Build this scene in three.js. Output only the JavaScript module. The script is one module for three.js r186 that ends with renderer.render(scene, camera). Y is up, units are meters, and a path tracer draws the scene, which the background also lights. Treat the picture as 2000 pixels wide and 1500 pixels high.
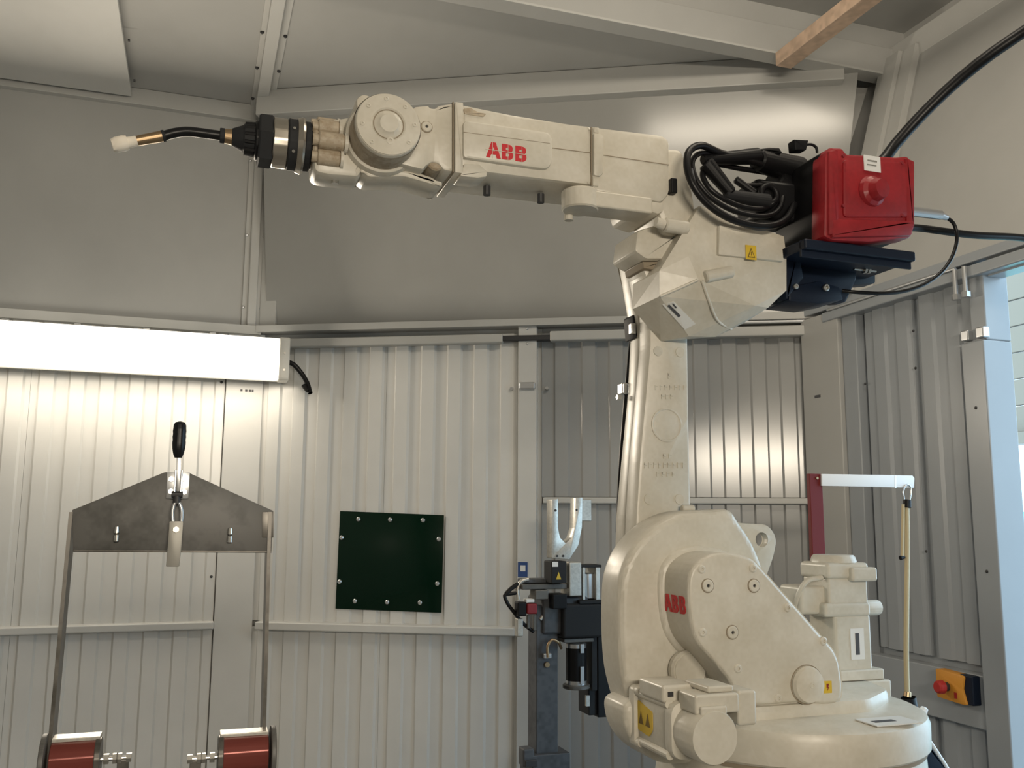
import * as THREE from 'three';
import { RoundedBoxGeometry } from 'three/addons/geometries/RoundedBoxGeometry.js';
import { mergeGeometries, mergeVertices, toCreasedNormals } from 'three/addons/utils/BufferGeometryUtils.js';
import { RectAreaLightUniformsLib } from 'three/addons/lights/RectAreaLightUniformsLib.js';
import { FontLoader } from 'three/addons/loaders/FontLoader.js';
import { TextGeometry } from 'three/addons/geometries/TextGeometry.js';
import { ConvexGeometry } from 'three/addons/geometries/ConvexGeometry.js';

// ------------------------------------------------------------------ camera, sky, exposure
const scene = new THREE.Scene();
const F = 1800, W = 2000, H = 1500;
const camera = new THREE.PerspectiveCamera(2 * Math.atan(H / 2 / F) * 180 / Math.PI, W / H, 0.05, 60);
camera.rotation.order = 'YXZ';
camera.position.set(0, 1.6, 0);
camera.rotation.set(8.31 * Math.PI / 180, -18.8 * Math.PI / 180, 0.0061);
camera.updateMatrixWorld(true);
scene.add(camera);
scene.background = new THREE.Color().setRGB(2.2, 3.2, 4.0);      // overcast daylight outside the cell
const renderer = new THREE.WebGLRenderer({ antialias: true });
renderer.toneMapping = THREE.LinearToneMapping;
renderer.toneMappingExposure = 1.0;
renderer.shadowMap.enabled = true;
RectAreaLightUniformsLib.init();
const LAMP = new THREE.Color().setRGB(1.0, 0.88, 0.71);
const LAMP_POWER = { wall: 46, opposite: 84, roof: 22 };

// ------------------------------------------------------------------ pixel -> point on a known plane
const CAM = camera.position.clone(), ROT = camera.matrixWorld.clone();
function ray(px, py) { return new THREE.Vector3((px - W / 2) / F, -(py - H / 2) / F, -1).transformDirection(ROT); }
function onZ(px, py, z) { const d = ray(px, py); return CAM.clone().addScaledVector(d, (z - CAM.z) / d.z); }
function onX(px, py, x) { const d = ray(px, py); return CAM.clone().addScaledVector(d, (x - CAM.x) / d.x); }
function onY(px, py, y) { const d = ray(px, py); return CAM.clone().addScaledVector(d, (y - CAM.y) / d.y); }
const trace = (z, pts) => pts.map(([a, b]) => { const p = onZ(a, b, z); return new THREE.Vector2(p.x, p.y); });
const traceX = (x, pts) => pts.map(([a, b]) => { const p = onX(a, b, x); return new THREE.Vector2(p.z, p.y); });
const v2 = (x, y) => new THREE.Vector2(x, y), v3 = (x, y, z) => new THREE.Vector3(x, y, z);

// ------------------------------------------------------------------ random, textures, materials
function rng(seed) { let s = seed >>> 0; return () => { s = (s + 0x6D2B79F5) >>> 0; let t = Math.imul(s ^ (s >>> 15), 1 | s); t = (t + Math.imul(t ^ (t >>> 7), 61 | t)) ^ t; return ((t ^ (t >>> 14)) >>> 0) / 4294967296; }; }
function noiseField(n, cells, seed) {                              // tiling value noise 0..1
  const r = rng(seed), g = new Float32Array(cells * cells).map(() => r()), out = new Float32Array(n * n);
  for (let y = 0; y < n; y++) for (let x = 0; x < n; x++) {
    const fx = x / n * cells, fy = y / n * cells, ix = fx | 0, iy = fy | 0; let tx = fx - ix, ty = fy - iy;
    tx = tx * tx * (3 - 2 * tx); ty = ty * ty * (3 - 2 * ty);
    const a = g[iy * cells + ix], b = g[iy * cells + (ix + 1) % cells], c = g[((iy + 1) % cells) * cells + ix], d = g[((iy + 1) % cells) * cells + (ix + 1) % cells];
    out[y * n + x] = (a * (1 - tx) + b * tx) * (1 - ty) + (c * (1 - tx) + d * tx) * ty;
  }
  return out;
}
function fractal(n, list, seed) { const o = new Float32Array(n * n); let w = 0; list.forEach(([c, a], i) => { const f = noiseField(n, c, seed + i * 7); for (let k = 0; k < o.length; k++) o[k] += f[k] * a; w += a; }); for (let k = 0; k < o.length; k++) o[k] /= w; return o; }
function dataTex(n, fn, srgb, rep = 1) {
  const d = new Uint8Array(n * n * 4);
  for (let i = 0; i < n * n; i++) { const c = fn(i); d[i * 4] = c[0]; d[i * 4 + 1] = c[1]; d[i * 4 + 2] = c[2]; d[i * 4 + 3] = 255; }
  const t = new THREE.DataTexture(d, n, n); t.wrapS = t.wrapT = THREE.RepeatWrapping; t.magFilter = THREE.LinearFilter; t.minFilter = THREE.LinearMipmapLinearFilter; t.generateMipmaps = true;
  if (srgb) t.colorSpace = THREE.SRGBColorSpace; t.repeat.set(rep, rep); t.needsUpdate = true; return t;
}
const cl = v => Math.max(0, Math.min(255, Math.round(v)));
function mottle(seed, amp, list, tint = [1, 1, 1], rep = 1) {      // near-white multiplier map with soft patches and grain
  const n = 256, f = fractal(n, list, seed);
  return dataTex(n, i => { const k = (f[i] - 0.5) * 2 * amp; return [cl(240 * (1 + k * tint[0])), cl(240 * (1 + k * tint[1])), cl(240 * (1 + k * tint[2]))]; }, true, rep);
}
function roughTex(seed, lo, hi, list, rep = 1) { const n = 256, f = fractal(n, list, seed); return dataTex(n, i => { const k = cl(255 * (lo + (hi - lo) * f[i])); return [k, k, k]; }, false, rep); }
const std = (r, g, b, rough, metal = 0, extra = {}) => new THREE.MeshStandardMaterial({ color: new THREE.Color().setRGB(r, g, b), roughness: rough, metalness: metal, ...extra });

const sheetMap = mottle(11, 0.05, [[3, 1], [9, 0.6], [40, 0.25]], [1, 1, 1], 0.5);
const castMap = mottle(23, 0.065, [[5, 1], [14, 0.8], [60, 0.6]], [0.9, 1, 1.25], 3);
const steelMap = mottle(31, 0.35, [[4, 1], [11, 0.9], [30, 0.6], [90, 0.4]], [1, 1, 1.05], 2.5);
const M = {
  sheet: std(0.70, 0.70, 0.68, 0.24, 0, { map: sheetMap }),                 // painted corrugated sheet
  flat: std(0.44, 0.44, 0.425, 0.34, 0, { map: sheetMap }),                 // flat painted sheet
  gloss: std(0.345, 0.345, 0.33, 0.17, 0, { map: sheetMap }),
  frame: std(0.52, 0.52, 0.50, 0.4, 0, { map: sheetMap }),                  // painted frame sections
  post: std(0.64, 0.64, 0.62, 0.32, 0, { map: sheetMap }),
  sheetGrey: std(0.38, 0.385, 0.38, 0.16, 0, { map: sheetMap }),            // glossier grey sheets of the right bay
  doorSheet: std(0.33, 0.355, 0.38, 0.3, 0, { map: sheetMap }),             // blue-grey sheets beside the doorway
  zinc: std(0.60, 0.61, 0.62, 0.3, 0.85),
  steelBolt: std(0.62, 0.60, 0.56, 0.28, 1),
  dark: std(0.03, 0.03, 0.032, 0.5),
  concrete: std(0.32, 0.31, 0.29, 0.8, 0, { map: mottle(5, 0.2, [[6, 1], [20, 1], [80, 1]], [1, 1, 1], 1) }),
  robot: std(0.665, 0.625, 0.535, 0.42, 0, { map: castMap, roughnessMap: roughTex(3, 0.75, 1, [[6, 1], [30, 1]], 3) }),
  robotDirty: std(0.46, 0.385, 0.285, 0.55, 0, { map: mottle(41, 0.22, [[7, 1], [25, 1], [70, 0.6]], [0.8, 1, 1.3], 6) }),
  seam: std(0.26, 0.215, 0.155, 0.8),
  logo: std(0.52, 0.012, 0.02, 0.5),
  label: std(0.72, 0.72, 0.70, 0.5),
  labelInk: std(0.06, 0.06, 0.065, 0.6),
  yellow: std(0.62, 0.42, 0.03, 0.5),
  brown: std(0.16, 0.10, 0.012, 0.6),
  red: std(0.30, 0.012, 0.018, 0.42, 0, { map: mottle(51, 0.1, [[8, 1], [40, 1]], [1, 1, 1], 4) }),
  redDark: std(0.22, 0.012, 0.018, 0.5),
  redUpright: std(0.13, 0.004, 0.004, 0.65),
  navy: new THREE.MeshPhysicalMaterial({ color: new THREE.Color().setRGB(0.006, 0.011, 0.024), roughness: 0.42, specularIntensity: 0.5 }),
  black: new THREE.MeshPhysicalMaterial({ color: new THREE.Color().setRGB(0.006, 0.006, 0.007), roughness: 0.45, specularIntensity: 0.5 }),
  rubber: new THREE.MeshPhysicalMaterial({ color: new THREE.Color().setRGB(0.008, 0.008, 0.009), roughness: 0.35, specularIntensity: 0.5 }),
  blackMatt: new THREE.MeshPhysicalMaterial({ color: new THREE.Color().setRGB(0.02, 0.021, 0.023), roughness: 0.65, specularIntensity: 0.5 }),
  brushed: std(0.50, 0.46, 0.40, 0.32, 1),
  brass: std(0.42, 0.30, 0.18, 0.38, 1),
  tapeWhite: std(0.80, 0.74, 0.64, 0.7),
  steel: std(0.125, 0.122, 0.115, 0.5, 0.15, { map: steelMap }),
  steelEdge: std(0.16, 0.15, 0.135, 0.4, 0.6, { map: steelMap }),
  dullSteel: std(0.33, 0.32, 0.29, 0.5, 0.5),
  copperRed: std(0.20, 0.045, 0.035, 0.28, 0.35),
  lampWhite: std(0.78, 0.76, 0.70, 0.4),
  green: new THREE.MeshPhysicalMaterial({ color: new THREE.Color().setRGB(0.001, 0.013, 0.006), roughness: 0.15, metalness: 0, specularIntensity: 0.5 }),
  wood: std(0.62, 0.45, 0.33, 0.55, 0, { map: mottle(61, 0.15, [[3, 1], [30, 1]], [1, 1, 1], 2) }),
  greyPaint: std(0.075, 0.08, 0.09, 0.5, 0, { map: mottle(71, 0.25, [[8, 1], [30, 1]], [1, 1, 1], 3) }),
  aluminium: std(0.62, 0.60, 0.55, 0.38, 0.75, { map: mottle(81, 0.1, [[8, 1], [60, 1]], [1, 1, 1], 4) }),
  hose: std(0.45, 0.37, 0.22, 0.45),
  whitePaint: std(0.80, 0.82, 0.84, 0.4),
  orangeYellow: std(0.62, 0.27, 0.03, 0.5),
  estop: std(0.40, 0.02, 0.015, 0.45),
  blue: std(0.02, 0.06, 0.20, 0.5),
  shadedSiding: std(0.25, 0.20, 0.145, 0.6),  // white boards; the shade of an overhang is put into this darker, warmer colour
  teal: new THREE.MeshPhysicalMaterial({ color: new THREE.Color().setRGB(0.30, 0.80, 0.72), roughness: 0.8, transmission: 0.4, thickness: 0 }),
};
const lampFace = new THREE.MeshStandardMaterial({ color: new THREE.Color().setRGB(0.8, 0.78, 0.72), roughness: 0.5, emissive: new THREE.Color().setRGB(1, 0.93, 0.80), emissiveIntensity: 2.4 });

// ------------------------------------------------------------------ object helpers (all geometry is built in world metres)
const used = new Map(), origin = new Map();
function numbered(n) { const k = used.get(n) || 0; used.set(n, k + 1); return k ? `${n}_${String(k).padStart(3, '0')}` : n; }
function group(name, pos = [0, 0, 0]) { const g = new THREE.Group(); g.name = numbered(name); g.position.set(...pos); scene.add(g); origin.set(g, v3(...pos)); return g; }
function thing(name, label, category, pos, grp) { const g = group(name, pos); g.userData = { label, category }; if (grp) g.userData.group = grp; return g; }
function struct(name, pos, label) { const g = group(name, pos); g.userData.kind = 'structure'; if (label) { g.userData.label = label; g.userData.category = name.split('_')[0]; } return g; }
function part(name, geo, mat, parent, label) {                     // geometry in world space; parent keeps its own origin
  const o = origin.get(parent) || v3(0, 0, 0);
  if (Array.isArray(geo)) geo = merge(geo);
  geo = metreUV(geo); geo.translate(-o.x, -o.y, -o.z);
  const m = new THREE.Mesh(geo, mat); m.name = name; m.castShadow = m.receiveShadow = true; parent.add(m); origin.set(m, o.clone());
  if (label) m.userData.label = label;
  return m;
}
function metreUV(g) {                                               // uv in metres, projected along the main axis of each face
  const p = g.attributes.position, n = g.attributes.normal, uv = new Float32Array(p.count * 2);
  for (let i = 0; i < p.count; i++) { const a = Math.abs(n.getX(i)), b = Math.abs(n.getY(i)), c = Math.abs(n.getZ(i)); const x = p.getX(i), y = p.getY(i), z = p.getZ(i);
    if (a >= b && a >= c) { uv[2 * i] = z; uv[2 * i + 1] = y; } else if (b >= c) { uv[2 * i] = x; uv[2 * i + 1] = z; } else { uv[2 * i] = x; uv[2 * i + 1] = y; } }
  g.setAttribute('uv', new THREE.BufferAttribute(uv, 2)); return g;
}
function merge(list) { return mergeGeometries(list.map(g => { let h = g.index ? g.toNonIndexed() : g; for (const k of Object.keys(h.attributes)) if (!['position', 'normal', 'uv'].includes(k)) h.deleteAttribute(k); if (!h.attributes.uv) h.setAttribute('uv', new THREE.BufferAttribute(new Float32Array(h.attributes.position.count * 2), 2)); return h; })); }
function box(x0, x1, y0, y1, z0, z1, r = 0.002) {
  const a = Math.abs(x1 - x0), b = Math.abs(y1 - y0), c = Math.abs(z1 - z0); r = Math.min(r, a / 2.2, b / 2.2, c / 2.2);
  const g = r > 0 ? new RoundedBoxGeometry(a, b, c, 2, r) : new THREE.BoxGeometry(a, b, c);
  return g.translate((x0 + x1) / 2, (y0 + y1) / 2, (z0 + z1) / 2);
}
function shapeOf(pts, r = 0) {                                     // rounded polygon; r number or per-corner list
  const s = new THREE.Shape(), n = pts.length;
  for (let i = 0; i < n; i++) {
    const p = pts[i], a = pts[(i + n - 1) % n], b = pts[(i + 1) % n], rr = Array.isArray(r) ? r[i] : r;
    const da = p.distanceTo(a), db = p.distanceTo(b), k = Math.min(rr, da * 0.48, db * 0.48);
    const p0 = p.clone().lerp(a, k / da), p1 = p.clone().lerp(b, k / db);
    if (i === 0) s.moveTo(p0.x, p0.y); else s.lineTo(p0.x, p0.y);
    if (k > 1e-6) s.quadraticCurveTo(p.x, p.y, p1.x, p1.y);
  }
  s.closePath(); return s;
}
function splineShape(pts) { const s = new THREE.Shape(); const c = new THREE.CatmullRomCurve3(pts.map(p => v3(p.x, p.y, 0)), true, 'centripetal'); const q = c.getPoints(pts.length * 6); q.forEach((p, i) => i ? s.lineTo(p.x, p.y) : s.moveTo(p.x, p.y)); return s; }
function extr(shape, z0, z1, bevel = 0.003, seg = 2) {             // prism along world z from z0 (far) to z1 (near)
  const d = Math.abs(z1 - z0); bevel = Math.min(bevel, d / 2.2);
  const g = new THREE.ExtrudeGeometry(shape, { depth: d - 2 * bevel, bevelEnabled: bevel > 0, bevelThickness: bevel, bevelSize: bevel, bevelOffset: -bevel, bevelSegments: seg, curveSegments: 10 });
  g.translate(0, 0, Math.min(z0, z1) + bevel); return toCreasedNormals(g, 0.55);
}
const poly = (z, pts, r, z0, z1, bevel) => extr(shapeOf(trace(z, pts), r), z0, z1, bevel);
function extrX(shape, x0, x1, bevel = 0.003) {                     // shape in (z, y); prism along world x
  const g = extr(shape, 0, Math.abs(x1 - x0), bevel); g.applyMatrix4(new THREE.Matrix4().makeBasis(v3(0, 0, 1), v3(0, 1, 0), v3(-1, 0, 0))); return g.translate(Math.max(x0, x1), 0, 0);
}
function cyl(a, b, r0, r1 = r0, seg = 32, bevel = 0) {             // cylinder between two points, with bevelled ends
  const L = a.distanceTo(b), p = bevel > 0 ? [v2(0, 0), v2(r0 - bevel, 0), v2(r0, bevel), v2(r1, L - bevel), v2(r1 - bevel, L), v2(0, L)] : [v2(0, 0), v2(r0, 0), v2(r1, L), v2(0, L)];
  const g = toCreasedNormals(new THREE.LatheGeometry(p, seg), 0.5);
  g.applyQuaternion(new THREE.Quaternion().setFromUnitVectors(v3(0, 1, 0), b.clone().sub(a).normalize())); return g.translate(a.x, a.y, a.z);
}
function lathe(prof, a, dir, seg = 40) {                           // profile [[r, along], ...] around an axis through a
  const g = toCreasedNormals(new THREE.LatheGeometry(prof.map(([r, h]) => v2(r, h)), seg), 0.5);
  g.applyQuaternion(new THREE.Quaternion().setFromUnitVectors(v3(0, 1, 0), dir.clone().normalize())); return g.translate(a.x, a.y, a.z);
}
function tube(pts, r, seg = 60, rad = 10) { return new THREE.TubeGeometry(new THREE.CatmullRomCurve3(pts, false, 'centripetal'), seg, r, rad, false); }
const tubePx = (list, r, seg = 60, rad = 10) => tube(list.map(([a, b, z]) => onZ(a, b, z)), r, seg, rad);
function hexBolt(p, dir, r, h, mat, parent, name = 'bolt') { return part(name, cyl(p, p.clone().addScaledVector(dir.clone().normalize(), h), r, r * 0.96, 6), mat, parent); }
function screw(p, dir, r, h, mat, parent, name = 'screw') {       // round head with a socket
  const d = dir.clone().normalize();
  const m = part(name, lathe([[0, 0], [r, 0], [r, h * 0.7], [r * 0.8, h], [r * 0.42, h], [r * 0.38, h * 0.3], [0, h * 0.3]], p, d, 18), mat, parent);
  return m;
}
const ZP = v3(0, 0, 1), XP = v3(1, 0, 0), YP = v3(0, 1, 0);
const font = await new FontLoader().loadAsync('fonts/droid/droid_sans_bold.typeface.json');

// ================================================================== THE CELL
const A = v2(0.237, -4.177), C = v2(2.315, -3.11), AC = A.distanceTo(C), ANG2 = Math.atan2(C.y - A.y, C.x - A.x);
const TOP = 2.40, CEIL = 3.46, XL = -2.1, ZB = 1.75, ROOF = 3.60;
function wallGroup(name, x, z, rotY, label) { const g = new THREE.Group(); g.name = name; g.position.set(x, 0, z); g.rotation.y = rotY; g.userData = { kind: 'structure', label, category: 'wall' }; scene.add(g); origin.set(g, v3(0, 0, 0)); return g; }
// wall-local axes: x along the wall, z into the room
function corrugated(s0, s1, y0, y1) {
  const P = 0.115, D = 0.010, sh = new THREE.Shape(), pts = [];
  const k0 = Math.floor(s0 / P) - 1, k1 = Math.ceil(s1 / P) + 1;
  const add = (s, n) => { if (s > s0 && s < s1) pts.push([s, n]); };
  const at = s => { const t = ((s % P) + P) % P; return t < 0.046 ? 0 : t < 0.054 ? D * (t - 0.046) / 0.008 : t < 0.1065 ? D : D * (1 - (t - 0.1065) / 0.0085); };
  pts.push([s0, at(s0)]);
  for (let k = k0; k < k1; k++) { const b = k * P; add(b, 0); add(b + 0.046, 0); add(b + 0.054, D); add(b + 0.1065, D); }
  pts.push([s1, at(s1)]);
  sh.moveTo(s0, 0.03); pts.forEach(([s, n]) => sh.lineTo(s, -n)); sh.lineTo(s1, 0.03); sh.closePath();
  return new THREE.ExtrudeGeometry(sh, { depth: y1 - y0, bevelEnabled: false }).rotateX(-Math.PI / 2).translate(0, y0, 0);
}
const lbox = (s0, s1, y0, y1, n0, n1, r = 0.002) => box(s0, s1, y0, y1, n0, n1, r);
function bead(parent, s, y, n, r = 0.006, mat = M.zinc) { return part('rivet', new THREE.SphereGeometry(r, 10, 8).scale(1, 1, 0.6).translate(s, y, n), mat, parent); }

// ---- wall with the lamp
const w1 = wallGroup('wall_left', A.x, A.y, 0, 'pale grey corrugated wall carrying the long fluorescent lamp');
for (let i = 0; i < 3; i++) {
  const s0 = -2.42 + i * 0.76 + 0.001, s1 = Math.min(-2.42 + (i + 1) * 0.76, -0.135);
  part('corrugated_sheet', corrugated(s0, s1, 1.165, TOP), M.sheet, w1);
  part('corrugated_sheet', corrugated(s0, s1, 0, 1.14), M.sheet, w1);
}
part('backing', lbox(-2.45, 0.06, 0, CEIL + 0.02, -0.09, -0.028, 0), M.frame, w1);
part('flat_post', lbox(-0.135, 0.02, 0, TOP, -0.03, 0.022), M.post, w1);
part('middle_rail', lbox(-2.42, -0.135, 1.137, 1.168, -0.02, 0.052, 0.006), M.post, w1);
part('top_rail', lbox(-2.42, 0.0, TOP - 0.005, TOP + 0.035, -0.03, 0.045), M.frame, w1);
part('upper_sheet', lbox(-2.42, -0.075, TOP + 0.03, CEIL, -0.05, 0), M.flat, w1);
part('corner_strip', lbox(-0.085, 0.02, TOP + 0.03, CEIL, -0.05, 0.012), M.frame, w1);
part('corner_cap', lbox(-0.062, -0.022, TOP + 0.03, CEIL, 0.01, 0.03, 0.006), M.frame, w1);
part('ceiling_trim', lbox(-2.42, 0.0, CEIL - 0.075, CEIL - 0.001, -0.01, 0.035), M.frame, w1);
for (const y of [2.52, 2.85, 3.2]) for (const s of [-0.08, -0.005]) bead(w1, s, y, 0.014, 0.007);
for (const y of [2.18, 1.35]) bead(w1, -0.155, y, 0.012, 0.006, M.dark);
{ // printed mark near the top of the post
  for (const [a, b] of [[-0.075, 0.009], [-0.055, 0.010], [-0.04, 0.012], [-0.027, 0.008]]) part('printed_mark', lbox(a, a + b, 2.142, 2.152, 0.0215, 0.0226, 0), M.labelInk, w1);
}

// ---- diagonal wall
const w2 = wallGroup('wall_back', A.x, A.y, -ANG2, 'pale grey corrugated wall behind the robot with a dark green pane');
part('corrugated_sheet', corrugated(0.0, 0.585, 1.165, TOP - 0.02), M.sheet, w2);
part('corrugated_sheet', corrugated(0.586, 1.165, 1.165, TOP - 0.02), M.sheet, w2);
part('corrugated_sheet', corrugated(0.0, 0.585, 0, 1.14), M.sheet, w2);
part('corrugated_sheet', corrugated(0.586, 1.165, 0, 1.14), M.sheet, w2);
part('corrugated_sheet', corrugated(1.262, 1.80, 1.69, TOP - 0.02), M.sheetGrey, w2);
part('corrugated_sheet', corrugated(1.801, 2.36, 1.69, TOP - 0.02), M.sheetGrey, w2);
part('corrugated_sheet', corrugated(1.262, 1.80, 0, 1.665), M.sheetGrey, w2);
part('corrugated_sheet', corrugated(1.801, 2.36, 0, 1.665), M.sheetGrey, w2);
part('backing', lbox(-0.06, 2.5, 0, CEIL + 0.02, -0.09, -0.028, 0), M.frame, w2);
part('corner_backing', lbox(2.3, 3.05, TOP + 0.02, ROOF, -0.09, -0.03, 0), M.frame, w2);
part('middle_rail', lbox(0.06, 1.16, 1.133, 1.166, -0.02, 0.062, 0.006), M.post, w2);
part('middle_rail', lbox(1.27, 2.36, 1.662, 1.688, -0.02, 0.035, 0.006), M.frame, w2);
part('post', lbox(1.165, 1.243, 0, TOP + 0.005, -0.03, 0.035), M.post, w2);
part('post_edge', lbox(1.243, 1.262, 0, TOP, -0.03, -0.005, 0), M.frame, w2);
part('top_rail', lbox(0.0, 2.42, TOP + 0.005, TOP + 0.035, -0.03, 0.055), M.frame, w2);
part('strip_rail', lbox(0.09, 1.10, TOP - 0.065, TOP - 0.027, 0, 0.052, 0.006), M.frame, w2);
part('strip_rail', lbox(1.30, 1.70, TOP - 0.062, TOP - 0.02, 0, 0.052, 0.006), M.frame, w2);
part('strip_rail', lbox(1.74, 2.34, TOP - 0.062, TOP - 0.02, 0, 0.052, 0.006), M.frame, w2);
part('dark_rod', lbox(1.08, 1.32, TOP - 0.058, TOP - 0.035, 0.012, 0.048, 0.004), M.dark, w2, 'dark rod between two grey strips');
part('rod_end', lbox(2.335, 2.362, TOP - 0.055, TOP - 0.02, 0.01, 0.05, 0.006), M.dark, w2);
part('bright_pipe', cyl(v3(1.72, TOP - 0.002, 0.04), v3(2.36, TOP - 0.002, 0.04), 0.008, 0.008, 12), M.zinc, w2);
part('clamp', lbox(1.172, 1.238, 2.135, 2.165, 0.03, 0.05, 0.006), M.zinc, w2, 'shiny metal clamp on the post');
for (const s of [1.135, 1.285]) part('clamp_bolt', cyl(v3(s, 2.142, 0), v3(s, 2.142, 0.025), 0.008, 0.007, 12), M.zinc, w2);
bead(w2, 1.203, 2.33, 0.037, 0.005); bead(w2, 1.203, 2.395, 0.037, 0.005);
{ // flat upper sheet, leaning slightly into the room
  const b = TOP + 0.03, t = CEIL, lean = 0.17, g = new ConvexGeometry([v3(0.03, b, 0), v3(2.45, b, 0), v3(0.03, t, lean), v3(2.57, t, lean), v3(0.03, b, -0.03), v3(2.45, b, -0.03), v3(0.03, t, lean - 0.03), v3(2.57, t, lean - 0.03)]);
  part('upper_sheet', g, M.gloss, w2);
  part('ceiling_trim', lbox(0.02, 2.50, CEIL - 0.115, CEIL - 0.001, 0.10, 0.205, 0.004), M.frame, w2);
  part('edge_strip', lbox(0.0, 0.075, b, t, -0.03, 0.02, 0.002), M.frame, w2);
}

// ---- wall beside the doorway
const w3 = wallGroup('wall_right', C.x, C.y, -Math.PI / 2, 'grey corrugated wall between corner column and doorway');
const zW3 = (px, py) => onX(px, py, C.x).z - C.y;                 // along the wall from the corner
part('corner_column', lbox(0.02, 0.245, 0, TOP, -0.03, 0.03, 0.004), M.flat, w3);
part('column_return', lbox(0.245, 0.325, 0, TOP, -0.03, 0.012, 0.004), M.doorSheet, w3);
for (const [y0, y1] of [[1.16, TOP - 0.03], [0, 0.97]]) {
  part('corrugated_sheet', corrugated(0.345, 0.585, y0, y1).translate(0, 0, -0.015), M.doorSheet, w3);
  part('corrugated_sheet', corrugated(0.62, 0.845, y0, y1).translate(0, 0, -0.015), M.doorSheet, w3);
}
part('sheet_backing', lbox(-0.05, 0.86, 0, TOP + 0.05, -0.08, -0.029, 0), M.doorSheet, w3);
part('wide_rail', lbox(0.31, 0.845, 0.975, 1.135, -0.03, 0.02, 0.004), M.doorSheet, w3);
part('top_rail', lbox(0.16, 2.9, TOP - 0.035, TOP + 0.002, -0.03, 0.035, 0.005), M.doorSheet, w3);
part('top_trim', lbox(0.0, 2.9, TOP + 0.012, TOP + 0.045, -0.05, 0.03, 0.004), M.doorSheet, w3);
part('bright_edge', cyl(v3(0.2, TOP + 0.006, 0.036), v3(0.84, TOP + 0.006, 0.036), 0.005, 0.005, 10), M.zinc, w3);
part('door_post', lbox(0.835, 0.925, 0, 2.16, -0.085, 0.03, 0.005), M.doorSheet, w3);
part('door_post', lbox(0.865, 0.925, 2.16, TOP - 0.03, -0.085, 0.015, 0.005), M.doorSheet, w3);
for (const [s, n] of [[0.857, 0.02], [0.915, 0.018]]) part('hinge_clamp', lbox(s - 0.016, s + 0.016, 2.165, 2.2, n - 0.012, n + 0.016, 0.005), M.zinc, w3, 'small metal hinge clamp');
for (const s of [0.845, 0.885]) { part('shackle', cyl(v3(s, 2.305, 0.045), v3(s, 2.4, 0.045), 0.008, 0.008, 12), M.zinc, w3); part('shackle_nut', cyl(v3(s, 2.3, 0.045), v3(s, 2.318, 0.045), 0.014, 0.014, 6), M.zinc, w3); }
for (const [s, y] of [[0.6, 2.25], [0.6, 1.5], [0.88, 1.95], [0.88, 1.45], [0.6, 2.12], [0.345, 2.1]]) bead(w3, s, y, s > 0.8 ? 0.031 : -0.003, 0.005, M.dark);
{ const q = zW3(1608, 742); part('dark_mark', lbox(q - 0.018, q + 0.018, 2.075, 2.086, 0.0295, 0.0308, 0), M.labelInk, w3); }
{ // upper sheet leaning outward
  const b = TOP + 0.04, t = CEIL, lean = -0.30, L = 5.3, g = new ConvexGeometry([v3(0.02, b, 0), v3(L, b, 0), v3(0.02, t, lean), v3(L, t, lean), v3(0.02, b, -0.03), v3(L, b, -0.03), v3(0.02, t, lean - 0.03), v3(L, t, lean - 0.03)]);
  part('upper_sheet', g, M.flat, w3);
  const strip = (s0, s1, n) => new ConvexGeometry([v3(s0, b, n), v3(s1, b, n), v3(s0, t, lean + n), v3(s1, t, lean + n), v3(s0, b, 0), v3(s1, b, 0), v3(s0, t, lean), v3(s1, t, lean)]);
  part('corner_post', strip(0.24, 0.34, 0.05), M.frame, w3);
  part('corner_post', strip(0.34, 0.41, 0.03), M.frame, w3);
}
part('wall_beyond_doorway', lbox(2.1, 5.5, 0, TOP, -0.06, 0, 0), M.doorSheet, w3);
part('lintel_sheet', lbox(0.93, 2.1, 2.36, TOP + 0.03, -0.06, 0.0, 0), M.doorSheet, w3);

// ---- walls behind the photographer, floor, ceiling
const ws = wallGroup('wall_side', XL, 0, 0, 'plain grey side wall of the cell');
part('flat_sheet', box(-0.06, 0, 0, ROOF, A.y - 0.1, ZB + 0.1, 0), M.flat, ws);
const wf = wallGroup('wall_front', 0, ZB, 0, 'plain grey front wall of the cell');
part('flat_sheet', box(XL - 0.1, 2.9, 0, ROOF, 0, 0.06, 0), M.flat, wf);
const fl = struct('floor', [0, 0, 0], 'grey concrete floor of the cell');
part('slab', box(XL - 0.2, 9, -0.1, 0, A.y - 0.3, 6, 0), M.concrete, fl);
const ce = struct('ceiling', [0, CEIL, 0], 'grey sheet ceiling with frame beams');
const ZB2 = -2.86;
part('ceiling_sheet', box(XL - 0.1, -0.34, CEIL, CEIL + 0.04, A.y - 0.1, ZB2, 0), M.flat, ce);
part('ceiling_sheet', box(-0.34, 0.195, CEIL, CEIL + 0.04, A.y - 0.1, ZB2, 0), M.flat, ce);
part('ceiling_sheet', box(0.195, 2.9, CEIL, CEIL + 0.04, A.y - 0.1, ZB2, 0), M.flat, ce);
part('seam_beam', box(0.165, 0.215, CEIL - 0.035, CEIL, A.y + 0.03, ZB2, 0.004), M.frame, ce);
part('seam_flange', box(0.145, 0.245, CEIL - 0.008, CEIL + 0.001, A.y + 0.03, ZB2, 0.002), M.frame, ce);
for (let i = 0; i < 4; i++) for (const x of [0.15, 0.238]) part('rivet', new THREE.SphereGeometry(0.008, 8, 6).translate(x, CEIL - 0.01, A.y + 0.12 + i * 0.3), M.dark, ce);
part('lowered_sheet', box(XL + 0.02, -0.352, CEIL - 0.055, CEIL - 0.035, A.y + 0.06, ZB2, 0.002), M.post, ce);
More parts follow.
